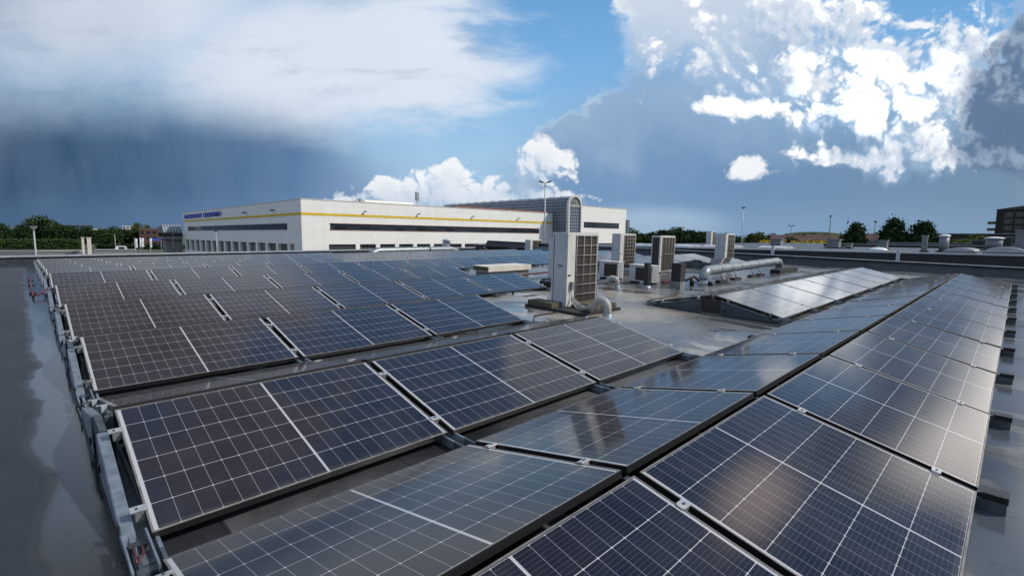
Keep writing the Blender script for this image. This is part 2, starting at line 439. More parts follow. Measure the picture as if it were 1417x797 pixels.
def roof_material():
    m = bpy.data.materials.new("wet_bitumen_roofing")
    m.use_nodes = True
    q = NT(m.node_tree)
    b = q.n['Principled BSDF']
    tc = q.new('ShaderNodeTexCoord').outputs['Object']
    x, y, _ = q.xyz(tc)
    n1 = q.noise(tc, 0.55, 6, 0.6, 0.3)
    n2 = q.noise(tc, 7.0, 6, 0.65)
    n3 = q.noise(tc, 120.0, 3, 0.6)
    # standing water along the left ends of the rows
    ny = q.noise(q.comb(q.m('MULTIPLY', x, 0.8), y, 3.3), 1.25, 2.5, 0.5)
    ed = q.m('ADD', q.m('MULTIPLY', q.m('SUBTRACT', ny, 0.5), 0.30), -0.03)
    leftp = q.m('MULTIPLY', q.ss(q.m('SUBTRACT', x, ed), -0.012, 0.040), q.m('LESS_THAN', x, 1.0))
    leftp = q.m('MULTIPLY', leftp, q.ss(y, 2.2, 3.3))
    # long shallow puddles elsewhere
    sv = q.v('MULTIPLY', tc, (1.9, 0.75, 1.0))
    np_ = q.noise(sv, 0.8, 4, 0.55, 0.5)
    open_ = q.m('GREATER_THAN', x, 0.6)
    pud = q.m('MULTIPLY', q.ss(np_, 0.565, 0.60), open_)
    rn = q.noise(q.comb(q.m('MULTIPLY', x, 0.9), q.m('MULTIPLY', y, 0.45), 8.1), 1.5, 3, 0.5, 0.3)
    rightp = q.m('MULTIPLY', q.m('MULTIPLY', q.ss(rn, 0.46, 0.50), q.m('GREATER_THAN', x, 1.2)), q.m('LESS_THAN', y, 0.3))
    leftp = q.m('MAXIMUM', leftp, rightp)
    pud = q.m('MAXIMUM', pud, leftp)
    damp = q.m('MAXIMUM', q.m('MULTIPLY', q.ss(np_, 0.53, 0.585), open_), q.ss(q.m('SUBTRACT', x, ed), -0.05, 0.0))
    # silt rim at the puddle edge
    rim = q.m('MULTIPLY', q.ss(q.m('SUBTRACT', x, ed), -0.022, -0.006), q.ss(q.m('SUBTRACT', x, ed), 0.012, 0.0))
    # sheet laps
    f = q.m('FRACT', q.m('ADD', x, 0.42))
    seam = q.ss(q.m('MINIMUM', f, q.m('SUBTRACT', 1.0, f)), 0.012, 0.004)
    f2 = q.m('FRACT', q.m('DIVIDE', q.m('ADD', y, 1.3), 5.0))
    seam2 = q.ss(q.m('MULTIPLY', q.m('MINIMUM', f2, q.m('SUBTRACT', 1.0, f2)), 5.0), 0.014, 0.004)
    seam = q.m('MAXIMUM', seam, seam2)
    base = q.mix(q.ss(n1, 0.3, 0.7), (0.013, 0.017, 0.022), (0.024, 0.028, 0.034))
    base = q.mix(q.m('MULTIPLY', q.ss(n2, 0.45, 0.75), 0.25), base, (0.060, 0.062, 0.064))
    base = q.mix(q.m('MULTIPLY', q.ss(n3, 0.5, 0.75), 0.18), base, (0.085, 0.088, 0.092))
    # the middle of the roof is beige: sunlit sheen put into the colour
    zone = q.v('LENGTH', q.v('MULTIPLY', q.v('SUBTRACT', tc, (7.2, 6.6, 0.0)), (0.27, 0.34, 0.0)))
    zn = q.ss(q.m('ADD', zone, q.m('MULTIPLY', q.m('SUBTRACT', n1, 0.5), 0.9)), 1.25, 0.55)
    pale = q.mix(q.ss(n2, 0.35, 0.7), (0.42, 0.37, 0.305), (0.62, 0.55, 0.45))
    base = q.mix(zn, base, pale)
    dry_lit = q.m('MULTIPLY', open_, q.ss(n1, 0.35, 0.6))  # drier patches; the open roof's sunlit tone is put into their colour
    base = q.mix(q.m('MULTIPLY', dry_lit, 0.75), base, (0.235, 0.236, 0.234))
    base = q.mix(q.m('MULTIPLY', damp, 0.35), base, (0.030, 0.030, 0.030))
    base = q.mix(q.m('MULTIPLY', pud, 0.7), base, q.mix(leftp, (0.040, 0.042, 0.044), (0.050, 0.068, 0.090)))  # puddle tint: bluish sky reflection partly put into the colour
    base = q.mix(q.m('MULTIPLY', rim, 0.35), base, (0.016, 0.015, 0.014))
    base = q.mix(q.m('MULTIPLY', seam, 0.40), base, (0.014, 0.015, 0.017))
    # black grime line along the feet of the rows
    gx = q.m('ABSOLUTE', q.m('SUBTRACT', q.m('ADD', x, q.m('MULTIPLY', q.m('SUBTRACT', n2, 0.5), 0.10)), 0.195))
    base = q.mix(q.m('MULTIPLY', q.ss(gx, 0.035, 0.012), 0.85), base, (0.007, 0.007, 0.006))
    # old water marks
    wm = q.m('ABSOLUTE', q.m('SUBTRACT', q.m('FRACT', q.m('MULTIPLY', n1, 7.0)), 0.5))
    base = q.mix(q.m('MULTIPLY', q.ss(wm, 0.030, 0.0), 0.30), base, (0.016, 0.016, 0.016))
    q.put(b.inputs['Base Color'], base)
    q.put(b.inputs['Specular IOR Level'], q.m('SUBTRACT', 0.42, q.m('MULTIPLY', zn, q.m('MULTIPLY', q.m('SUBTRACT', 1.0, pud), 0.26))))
    ro = q.mr(n2, 0.3, 0.7, 0.42, 0.58)
    ro = q.mix(q.m('MULTIPLY', open_, 0.75), ro, (0.36, 0.36, 0.36))
    ro = q.mix(damp, ro, (0.22, 0.22, 0.22))
    ro = q.mix(pud, ro, q.mix(leftp, (0.06, 0.06, 0.06), (0.12, 0.12, 0.12)))
    q.put(b.inputs['Roughness'], ro)
    bn = q.new('ShaderNodeBump')
    bn.inputs['Distance'].default_value = 0.01
    q.put(bn.inputs['Strength'], q.m('MULTIPLY', q.m('SUBTRACT', 1.0, pud), q.m('SUBTRACT', 0.35, q.m('MULTIPLY', open_, 0.22))))
    q.put(bn.inputs['Height'], q.m('ADD', q.m('ADD', n3, q.m('MULTIPLY', n2, 1.5)), q.m('MULTIPLY', seam, -1.0)))
    q.l.new(bn.outputs[0], b.inputs['Normal'])
    return m


def leaf_material(name, lo, hi):
    m = bpy.data.materials.new(name)
    m.use_nodes = True
    q = NT(m.node_tree)
    b = q.n['Principled BSDF']
    tc = q.new('ShaderNodeTexCoord').outputs['Object']
    n = q.noise(tc, 0.9, 4, 0.7)
    n2 = q.noise(tc, 6.0, 2, 0.5)
    f = q.ss(q.m('ADD', q.m('MULTIPLY', n, 0.7), q.m('MULTIPLY', n2, 0.3)), 0.36, 0.64)
    q.put(b.inputs['Base Color'], q.mix(f, lo, hi))
    b.inputs['Roughness'].default_value = 0.85
    b.inputs['Specular IOR Level'].default_value = 0.12
    return m


def facade_material(name, base, panel_u, panel_v, dirt=0.1):
    """Pale cladding panels with thin joints; facade coordinates run along X+Y and Z."""
    m = bpy.data.materials.new(name)
    m.use_nodes = True
    q = NT(m.node_tree)
    b = q.n['Principled BSDF']
    tc = q.new('ShaderNodeTexCoord').outputs['Object']
    x, y, z = q.xyz(tc)
    h = q.m('ADD', x, y)

    def line(c, pitch, wd):
        f = q.m('FRACT', q.m('DIVIDE', c, pitch))
        return q.m('LESS_THAN', q.m('MULTIPLY', q.m('MINIMUM', f, q.m('SUBTRACT', 1.0, f)), pitch), wd)
    j = q.m('MAXIMUM', line(h, panel_u, 0.035), line(z, panel_v, 0.02))
    n = q.noise(q.v('MULTIPLY', tc, (1, 1, 0.25)), 0.5, 6, 0.65)
    pid = q.comb(q.m('FLOOR', q.m('DIVIDE', h, panel_u)), q.m('FLOOR', q.m('DIVIDE', z, panel_v)), 0)
    wn = q.new('ShaderNodeTexWhiteNoise', noise_dimensions='3D')
    q.put(wn.inputs['Vector'], pid)
    c = q.mix(wn.outputs['Value'], tuple(k * 0.95 for k in base), base)
    c = q.mix(q.m('MULTIPLY', q.ss(n, 0.4, 0.75), dirt), c, tuple(k * 0.55 for k in base))
    c = q.mix(q.m('MULTIPLY', j, 0.20), c, tuple(k * 0.35 for k in base))
    q.put(b.inputs['Base Color'], c)
    b.inputs['Roughness'].default_value = 0.55
    return m


def window_material(name, pu, pv, glass=(0.012, 0.015, 0.018), bar=(0.10, 0.10, 0.10), bw=0.06, vary=1.0, zoff=0.0):
    m = bpy.data.materials.new(name)
    m.use_nodes = True
    q = NT(m.node_tree)
    b = q.n['Principled BSDF']
    tc = q.new('ShaderNodeTexCoord').outputs['Object']
    x, y, z = q.xyz(tc)
    h = q.m('ADD', x, y)

    def line(c, pitch):
        f = q.m('FRACT', q.m('DIVIDE', c, pitch))
        return q.m('LESS_THAN', q.m('MULTIPLY', q.m('MINIMUM', f, q.m('SUBTRACT', 1.0, f)), pitch), bw / 2)
    j = q.m('MAXIMUM', line(h, pu), line(q.m('SUBTRACT', z, zoff), pv))
    pid = q.comb(q.m('FLOOR', q.m('DIVIDE', h, pu)), q.m('FLOOR', q.m('DIVIDE', z, pv)), 0)
    wn = q.new('ShaderNodeTexWhiteNoise', noise_dimensions='3D')
    q.put(wn.inputs['Vector'], pid)
    g = q.mix(wn.outputs['Value'], tuple(c * (1 - 0.4 * vary) for c in glass), tuple(c * (1 + 1.2 * vary) for c in glass))
    q.put(b.inputs['Base Color'], q.mix(j, g, bar))
    q.put(b.inputs['Roughness'], q.m('ADD', 0.08, q.m('MULTIPLY', j, 0.4)))
    b.inputs['IOR'].default_value = 1.38
    return m


def brick_material(name, c1, c2, mortar, scale=1.0):
    m = bpy.data.materials.new(name)
    m.use_nodes = True
    q = NT(m.node_tree)
    b = q.n['Principled BSDF']
    tc = q.new('ShaderNodeTexCoord').outputs['Object']
    x, y, z = q.xyz(tc)
    bt = q.new('ShaderNodeTexBrick')
    q.put(bt.inputs['Vector'], q.comb(q.m('ADD', x, y), z, 0))
    bt.inputs['Color1'].default_value = (*c1, 1)
    bt.inputs['Color2'].default_value = (*c2, 1)
    bt.inputs['Mortar'].default_value = (*mortar, 1)
    bt.inputs['Scale'].default_value = scale
    bt.inputs['Mortar Size'].default_value = 0.01
    bt.inputs['Brick Width'].default_value = 0.24
    bt.inputs['Row Height'].default_value = 0.075
    q.put(b.inputs['Base Color'], q.mix(q.m('MULTIPLY', q.noise(tc, 0.8, 5, 0.6), 0.4), bt.outputs[0], c1))
    b.inputs['Roughness'].default_value = 0.85
    return m


def ground_material():
    m = bpy.data.materials.new("ground_cover")
    m.use_nodes = True
    q = NT(m.node_tree)
    b = q.n['Principled BSDF']
    tc = q.new('ShaderNodeTexCoord').outputs['Object']
    n = q.noise(tc, 0.012, 6, 0.6)
    n2 = q.noise(tc, 0.6, 5, 0.6)
    c = q.mix(q.ss(n, 0.42, 0.55), (0.045, 0.060, 0.022), (0.085, 0.080, 0.060))
    c = q.mix(q.m('MULTIPLY', n2, 0.5), c, (0.030, 0.042, 0.016))
    q.put(b.inputs['Base Color'], c)
    b.inputs['Roughness'].default_value = 0.9
    return m


M = {}
M['cells'] = cell_material()
M['frame'] = frame_material()
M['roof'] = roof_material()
M['clamp'] = mat("bare_aluminium", (0.50, 0.50, 0.49), 0.4, 0.6, 0.12, 30)
M['galv'] = mat("galvanised_steel", (0.21, 0.25, 0.285), 0.42, 0.5, 0.22, 14, bump=0.05)
M['galvshade'] = mat("shaded_galvanised_sheet", (0.045, 0.062, 0.080), 0.5, 0.2, 0.2, 6)  # darker copy of the galvanised sheet: shade on end plates put into colour
M['galvdark'] = mat("weathered_steel", (0.085, 0.10, 0.115), 0.5, 0.5, 0.3, 10)
M['black'] = mat("black_plastic", (0.012, 0.012, 0.013), 0.45, 0, 0.25, 12)
M['rubber'] = mat("black_rubber", (0.016, 0.016, 0.016), 0.8, 0, 0.4, 20, bump=0.3)
M['red'] = mat("red_cable_sheath", (0.09, 0.018, 0.022), 0.5, 0, 0.3, 8)
M['cream'] = mat("cream_painted_steel", (0.58, 0.56, 0.51), 0.45, 0, 0.10, 5)
M['white'] = mat("white_painted_steel", (0.46, 0.48, 0.50), 0.42, 0, 0.10, 4)

M['coil'] = mat("bronze_coil_fins", (0.034, 0.027, 0.021), 0.6, 0.1, 0.3, 30)
M['wire'] = mat("white_wire_guard", (0.34, 0.32, 0.28), 0.5, 0.1)
M['moss'] = mat("mossy_timber", (0.085, 0.075, 0.048), 0.9, 0, 0.45, 18, bump=0.6)
M['insul'] = mat("grey_pipe_insulation", (0.36, 0.355, 0.335), 0.6, 0, 0.18, 25, bump=0.3)
M['duct'] = mat("spiral_duct_steel", (0.20, 0.225, 0.235), 0.42, 0.4, 0.25, 7)
M['ductband'] = mat("duct_coupling_steel", (0.20, 0.21, 0.215), 0.45, 0.5, 0.2, 7)
M['capping'] = mat("parapet_capping_metal", (0.34, 0.36, 0.38), 0.5, 0.3, 0.18, 3)
M['bitwall'] = mat("bitumen_upstand", (0.030, 0.036, 0.047), 0.6, 0, 0.35, 2.5, bump=0.3)
M['darkwall'] = mat("dark_profiled_wall", (0.010, 0.012, 0.017), 0.5, 0, 0.3, 1.5)
M['upper'] = mat("pale_roof_sheet", (0.040, 0.052, 0.064), 0.55, 0, 0.2, 0.7)
M['skyl'] = mat("opal_skylight", (0.72, 0.74, 0.75), 0.3, 0, 0.08, 1.5)
M['barrel'] = mat("weathered_opal_glazing", (0.36, 0.38, 0.40), 0.35, 0, 0.2, 1.5)
M['concrete'] = mat("weathered_concrete", (0.20, 0.195, 0.18), 0.8, 0, 0.25, 3, bump=0.3)
M['grey'] = mat("grey_painted_metal", (0.17, 0.185, 0.195), 0.5, 0.2, 0.2, 3)
M['beige'] = mat("beige_coated_panel", (0.60, 0.55, 0.47), 0.5, 0, 0.12, 2.5)
M['facade'] = facade_material("cream_facade_panels", (0.80, 0.78, 0.725), 1.8, 0.9)
M['yellow'] = mat("yellow_fascia", (0.62, 0.42, 0.015), 0.5, 0, 0.08, 0.5)
M['blue'] = mat("blue_sign_letters", (0.015, 0.035, 0.36), 0.4)
M['strip'] = window_material("dark_ribbon_glazing", 2.4, 3.0, bar=(0.03, 0.03, 0.03), bw=0.10)
M['grid'] = window_material("gridded_ground_glazing", 0.75, 0.45, bar=(0.20, 0.195, 0.18), bw=0.07)
M['atrium'] = window_material("atrium_curtain_glazing", 0.8, 0.8, (0.055, 0.078, 0.105), (0.38, 0.40, 0.42), 0.08, 0.15)
M['redtrim'] = mat("rust_red_trim", (0.25, 0.08, 0.05), 0.6, 0, 0.3, 1)
M['brick'] = brick_material("dark_brown_brick", (0.014, 0.009, 0.008), (0.020, 0.013, 0.011), (0.04, 0.038, 0.036))
M['redbrick'] = brick_material("red_brick", (0.085, 0.028, 0.021), (0.11, 0.036, 0.027), (0.09, 0.075, 0.068))
M['tile'] = mat("brown_roof_tile", (0.10, 0.055, 0.045), 0.8, 0, 0.3, 2)
M['pane'] = mat("dark_window_glass", (0.015, 0.018, 0.022), 0.06, 0, 0.3, 0.4)
M['bark'] = mat("tree_bark", (0.06, 0.045, 0.032), 0.9, 0, 0.3, 8)
M['leafd'] = leaf_material("dark_leaves", (0.007, 0.018, 0.007), (0.034, 0.066, 0.022))
M['leafm'] = leaf_material("mid_green_leaves", (0.012, 0.028, 0.009), (0.055, 0.088, 0.024))
M['leafy'] = leaf_material("spring_green_leaves", (0.040, 0.060, 0.014), (0.115, 0.135, 0.035))
M['bloom'] = leaf_material("yellow_blossom", (0.22, 0.16, 0.012), (0.50, 0.36, 0.02))
M['pole'] = mat("galvanised_pole", (0.34, 0.36, 0.38), 0.5, 0.3, 0.1, 2)
M['palepole'] = mat("pale_painted_pole", (0.34, 0.35, 0.35), 0.5, 0, 0.1, 2)
M['lamphead'] = mat("dark_lamp_head", (0.03, 0.032, 0.035), 0.5)
M['ground'] = ground_material()
M['asphalt'] = mat("asphalt_road", (0.055, 0.055, 0.056), 0.85, 0, 0.25, 0.8)
M['paving'] = mat("pale_paving", (0.22, 0.21, 0.19), 0.8, 0, 0.2, 0.6)
M['carpaint'] = mat("white_car_paint", (0.75, 0.75, 0.74), 0.25)
M['flag'] = mat("white_flag_cloth", (0.72, 0.74, 0.76), 0.8)
M['awning'] = mat("blue_canvas", (0.012, 0.035, 0.17), 0.7)
M['hillgreen'] = leaf_material("wooded_hill", (0.022, 0.036, 0.016), (0.062, 0.085, 0.026))


# ------------------------------------------------------------------ mesh helpers
class MB:
    def __init__(s):
        s.bm = bmesh.new()
        s.uv = None

    def box(s, x0, x1, y0, y1, z0, z1, mt=None):
        vs = [s.bm.verts.new(p) for p in ((x0, y0, z0), (x1, y0, z0), (x1, y1, z0), (x0, y1, z0), (x0, y0, z1), (x1, y0, z1), (x1, y1, z1), (x0, y1, z1))]
        if mt is not None:
            for v in vs:
                v.co = mt @ v.co
        for f in ((3, 2, 1, 0), (4, 5, 6, 7), (0, 1, 5, 4), (1, 2, 6, 5), (2, 3, 7, 6), (3, 0, 4, 7)):
            s.bm.faces.new([vs[i] for i in f])
        return vs

    def prism(s, poly, axis, a, b):
        """poly in the plane perpendicular to axis: x -> (y,z), y -> (x,z), z -> (x,y)"""
        def P(c, t):
            return {'x': (t, c[0], c[1]), 'y': (c[0], t, c[1]), 'z': (c[0], c[1], t)}[axis]
        A = [s.bm.verts.new(P(c, a)) for c in poly]
        B = [s.bm.verts.new(P(c, b)) for c in poly]
        n = len(poly)
        s.bm.faces.new(A[::-1])
        s.bm.faces.new(B)
        for i in range(n):
            s.bm.faces.new((A[i], A[(i + 1) % n], B[(i + 1) % n], B[i]))

    def tube(s, pts, r, seg=12, cap=True):
        pts = [Vector(p) for p in pts]
        rs = r if isinstance(r, (list, tuple)) else [r] * len(pts)
        rings = []
        up = None
        for i, p in enumerate(pts):
            d = (pts[min(i + 1, len(pts) - 1)] - pts[max(i - 1, 0)]).normalized()
            if up is None:
                up = Vector((0, 0, 1)) if abs(d.z) < 0.9 else Vector((1, 0, 0))
            a = d.cross(up).normalized()
            up = a.cross(d).normalized()
            rings.append([s.bm.verts.new(p + (a * math.cos(t) + up * math.sin(t)) * rs[i]) for t in (2 * math.pi * k / seg for k in range(seg))])
        for A, B in zip(rings, rings[1:]):
            for k in range(seg):
                f = s.bm.faces.new((A[k], A[(k + 1) % seg], B[(k + 1) % seg], B[k]))
                f.smooth = True
        if cap:
            s.bm.faces.new(rings[0][::-1])
            s.bm.faces.new(rings[-1])

    def quad(s, a, b, c, d):
        return s.bm.faces.new([s.bm.verts.new(p) for p in (a, b, c, d)])

    def build(s, name, material, parent=None, bevel=0.0, normals=True):
        if bevel > 0:
            bmesh.ops.bevel(s.bm, geom=[e for e in s.bm.edges if len(e.link_faces) == 2 and e.calc_face_angle(0) > 0.5], offset=bevel, segments=2, affect='EDGES', profile=0.6)
        if normals:
            bmesh.ops.recalc_face_normals(s.bm, faces=s.bm.faces)
        me = bpy.data.meshes.new(name)
        s.bm.to_mesh(me)
        s.bm.free()
        me.materials.append(material)
        o = bpy.data.objects.new(name, me)
        col.objects.link(o)
        if parent is not None:
            o.parent = parent
        return o


def tag(o, label=None, cat=None, group=None, kind=None):
    if label:
        o['label'] = label
    if cat:
        o['category'] = cat
    if group:
        o['group'] = group
    if kind:
        o['kind'] = kind
    return o


def thing(name, label, cat, loc=(0, 0, 0), rotz=0.0, frame=RM, group=None, extra=ID):
    o = bpy.data.objects.new(name, None)
    o.empty_display_size = 0.1
    col.objects.link(o)
    o.matrix_world = frame @ Matrix.Translation(loc) @ Matrix.Rotation(rotz, 4, 'Z') @ extra
    return tag(o, label, cat, group)


def onroof(o):
    o.matrix_world = RM
    return o


def struct(o, frame=None):
    o['kind'] = 'structure'
    if frame is not None:
        o.matrix_world = frame
    return o


def copy_tree(o, mw, label, group=None):
    c = o.copy()
    col.objects.link(c)
    c.matrix_world = mw
    c['label'] = label
    if group:
        c['group'] = group
    for ch in o.children:
        k = ch.copy()
        col.objects.link(k)
        k.parent = c
        for g in ch.children:
            gg = g.copy()
            col.objects.link(gg)
            gg.parent = k
    return c


def bearing(a, dist, z=GROUND):
    """a point at a bearing (degrees right of the view direction) and horizontal distance from the viewer"""
    t = R(AZ0 - a)
    return Vector((CAMW.x + math.cos(t) * dist, CAMW.y + math.sin(t) * dist, z))


def drop(y):
    return -0.038 * max(0.0, y - 13.9)


ORD = "zeroth first second third fourth fifth sixth seventh eighth ninth tenth eleventh twelfth thirteenth fourteenth fifteenth sixteenth".split()

# ================================================================== GROUND AND ROADS
g = MB()
for k in range(48):
    a0, a1 = 2 * math.pi * k / 48, 2 * math.pi * (k + 1) / 48
    g.bm.faces.new([g.bm.verts.new(p) for p in ((0, 0, 0), (9000 * math.cos(a0), 9000 * math.sin(a0), 0), (9000 * math.cos(a1), 9000 * math.sin(a1), 0))])
bmesh.ops.remove_doubles(g.bm, verts=g.bm.verts, dist=0.01)
gr = struct(g.build('ground', M['ground']))
gr.location.z = GROUND
b = MB()
b.quad((-60, 36, 0), (32, 36, 0), (32, 330, 0), (-60, 330, 0))
b.quad((32, 36, 0), (150, 36, 0), (150, 78, 0), (32, 78, 0))
o = struct(b.build('car_park', M['asphalt']))
o.location.z = GROUND + 0.004
b = MB()
b.box(-60, 20, 296, 301, 0, 0.12)
o = struct(b.build('pavement', M['paving']))
o.location.z = GROUND + 0.004

# ================================================================== THE SOLAR ROOF
b = MB()
XA, XB, YA, YB = -16.0, 25.0, -14.0, 29.2
ys = [YA, 13.9, YB]
top = [[b.bm.verts.new((x, y, drop(y))) for y in ys] for x in (XA, XB)]
low = [[b.bm.verts.new((x, y, -5.5)) for y in ys] for x in (XA, XB)]
for i in range(2):
    b.bm.faces.new((top[0][i], top[1][i], top[1][i + 1], top[0][i + 1]))
    b.bm.faces.new((low[0][i + 1], low[1][i + 1], low[1][i], low[0][i]))
    b.bm.faces.new((top[0][i + 1], low[0][i + 1], low[0][i], top[0][i]))
    b.bm.faces.new((top[1][i], low[1][i], low[1][i + 1], top[1][i + 1]))
b.bm.faces.new((top[0][0], low[0][0], low[1][0], top[1][0]))
b.bm.faces.new((top[1][2], low[1][2], low[0][2], top[0][2]))
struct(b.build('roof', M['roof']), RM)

# back parapet
t = thing('parapet_wall', 'low dark parapet with pale metal capping behind the last solar row', 'parapet')
b = MB()
zp = drop(28.4)
b.box(XA, 25.0, 28.45, 28.8, zp - 0.3, zp + 0.36)
b.build('wall', M['bitwall'], t)
b = MB()
b.box(XA, 25.0, 28.38, 28.88, zp + 0.362, zp + 0.41)
b.build('capping', M['capping'], t, 0.01)

# right upstand with pale trim
t = thing('roof_upstand', 'low blue-black roof upstand with pale metal trim at the right end', 'upstand')
b = MB()
b.prism([(24.95, -0.02), (25.25, 0.36), (25.9, 0.36), (25.9, -0.8)], 'y', -14, 28.4)
b.build('wall', M['bitwall'], t)
b = MB()
b.box(25.15, 25.32, -14, 28.4, 0.362, 0.395)
b.build('trim', M['capping'], t)

# higher neighbouring roof
t = thing('higher_wall', 'dark wall of the higher roof with pale edge behind the upstand', 'wall', frame=UP)
b = MB()
b.box(26.9, 27.3, -14, 24, -1.2, 0.775)
b.build('wall', M['darkwall'], t)
b = MB()
b.box(26.84, 27.4, -14, 24, 0.778, 0.83)
b.build('capping', M['capping'], t, 0.01)
b = MB()
b.box(25.9, 26.9, -14, 24, -1.0, 0.2)
struct(b.build('roof_gutter', M['bitwall']), RM)
b = MB()
b.box(27.3, 78, -24, 24, -4.5, 0.80)
struct(b.build('upper_roof', M['upper']), UP)

# ================================================================== SOLAR PANELS
def make_panel():
    root = thing('solar_panel', 'x', 'solar panel')
    b = MB()
    vs = b.box(0.006, PL - 0.006, -PW + 0.006, -0.006, -0.008, -0.0022)
    uvl = b.bm.loops.layers.uv.new('UVMap')
    for f in b.bm.faces:
        for lp in f.loops:
            lp[uvl].uv = (lp.vert.co.x, -lp.vert.co.y)
    b.build('cell_glass', M['cells'], root)
    b = MB()
    lw = 0.009
    b.box(0, PL, -lw, 0, -0.036, 0)
    b.box(0, PL, -PW, -PW + lw, -0.036, 0)
    b.box(0, lw, -PW + lw, -lw, -0.036, 0)
    b.box(PL - lw, PL, -PW + lw, -lw, -0.036, 0)
    b.build('frame', M['frame'], root)
    for fy in (-0.21, -0.84):
        b = MB()
        b.box(PL - 0.012, PL + GX + 0.012, fy * PW - 0.017, fy * PW + 0.017, 0.0012, 0.006)
        b.box(PL + 0.010, PL + GX - 0.010, fy * PW - 0.02, fy * PW + 0.02, -0.045, 0.001)
        c = b.build('clamp', M['clamp'], root)
        b = MB()
        b.tube([(PL + GX / 2, fy * PW, 0.0062), (PL + GX / 2, fy * PW, 0.011)], 0.006, 6)
        b.build('bolt', M['galvdark'], c)
    return root


proto = make_panel()
proto_used = [False]
end_clamp_src = []
GRP = 'solar panels on the flat roof'


def put_panel(mw, label):
    if not proto_used[0]:
        proto_used[0] = True
        proto.matrix_world = mw
        tag(proto, label, 'solar panel', GRP)
        return proto
    return copy_tree(proto, mw, label, GRP)


def end_clamps(root):
    for fy in (-0.21, -0.84):
        b = MB()
        b.box(-0.055, 0.012, fy * PW - 0.022, fy * PW + 0.022, 0.0012, 0.006)
        b.box(-0.036, -0.002, fy * PW - 0.02, fy * PW + 0.02, -0.05, 0.001)
        c = b.build('clamp', M['clamp'], root)
        b = MB()
        b.tube([(-0.03, fy * PW, 0.0062), (-0.03, fy * PW, 0.011)], 0.006, 6)
        b.build('bolt', M['galvdark'], c)


def ridge_y(k):
    return RIDGE1 + (k - 1) * ROWP


jit = random.Random(21)


def slope_matrix(k, side, i):
    y = ridge_y(k)
    extra = (-2.18 if y > 13.9 else 0.0) + jit.uniform(-0.22, 0.22)
    y += jit.uniform(-0.003, 0.003)
    if side == 'f':
        return RM @ Matrix.Translation((X0 + i * PITCH, y - RGAP / 2, ZR + drop(y))) @ Matrix.Rotation(R(TILT + extra), 4, 'X')
    return RM @ Matrix.Translation((X0 + i * PITCH + PL, y + RGAP / 2, ZR + drop(y))) @ Matrix.Rotation(math.pi, 4, 'Z') @ Matrix.Rotation(R(TILT - extra), 4, 'X')


ROWWORD = {1: 'foreground', 2: 'second', 3: 'third', 4: 'fourth', 5: 'fifth', 6: 'sixth', 7: 'seventh', 8: 'eighth', 9: 'ninth', 10: 'tenth', 11: 'eleventh'}


def row(k, side, i0, i1, what):
    n = i1 - i0
    for j in range(n):
        i = i0 + j
        # mirrored slopes carry their clamps on the far side of each joint
        p = put_panel(slope_matrix(k, side, i), what.format(ORD[j + 1]))
        if j == 0 and side == 'f' and k <= 6:
            end_clamps(p)


row(2, 'f', 0, 3, 'solar panel, {} from the left on the camera-facing slope of the second row')
row(2, 'b', 0, 3, 'solar panel, {} from the left on the hidden-away back slope of the second row')
row(1, 'f', 0, 12, 'solar panel, {} from the near end of the foreground ridge, slope falling right')
row(1, 'b', 0, 12, 'solar panel, {} from the near end of the foreground ridge, slope falling left')
row(2, 'f', 5, 12, 'pale shining panel, {} from the near end of the short row beyond the puddles')
row(2, 'b', 5, 12, 'solar panel, {} along the back slope of the short row beyond the puddles')
row(3, 'f', 0, 3, 'solar panel, {} from the left on the camera-facing slope of the third row')
row(3, 'b', 0, 3, 'solar panel, {} from the left on the back slope of the third row')
row(4, 'f', 0, 5, 'solar panel, {} from the left on the camera-facing slope of the fourth row')
row(4, 'b', 0, 5, 'solar panel, {} from the left on the back slope of the fourth row')
row(4, 'f', 11, 13, 'pale solar panel, {} of the two right of the farthest tall cooling unit')
row(4, 'b', 11, 13, 'dark solar panel, {} of the two on the back slope behind the long duct')
row(5, 'f', 0, 5, 'solar panel, {} from the left on the camera-facing slope of the fifth row')
row(5, 'f', 9, 14, 'pale solar panel, {} from the left in the row behind the tall cooling units')
for k, n in ((6, 13), (7, 14), (8, 14), (9, 14), (10, 14), (11, 7)):
    row(k, 'f', 0, n, 'small distant solar panel, {} from the left in the ' + ROWWORD[k] + ' row back')


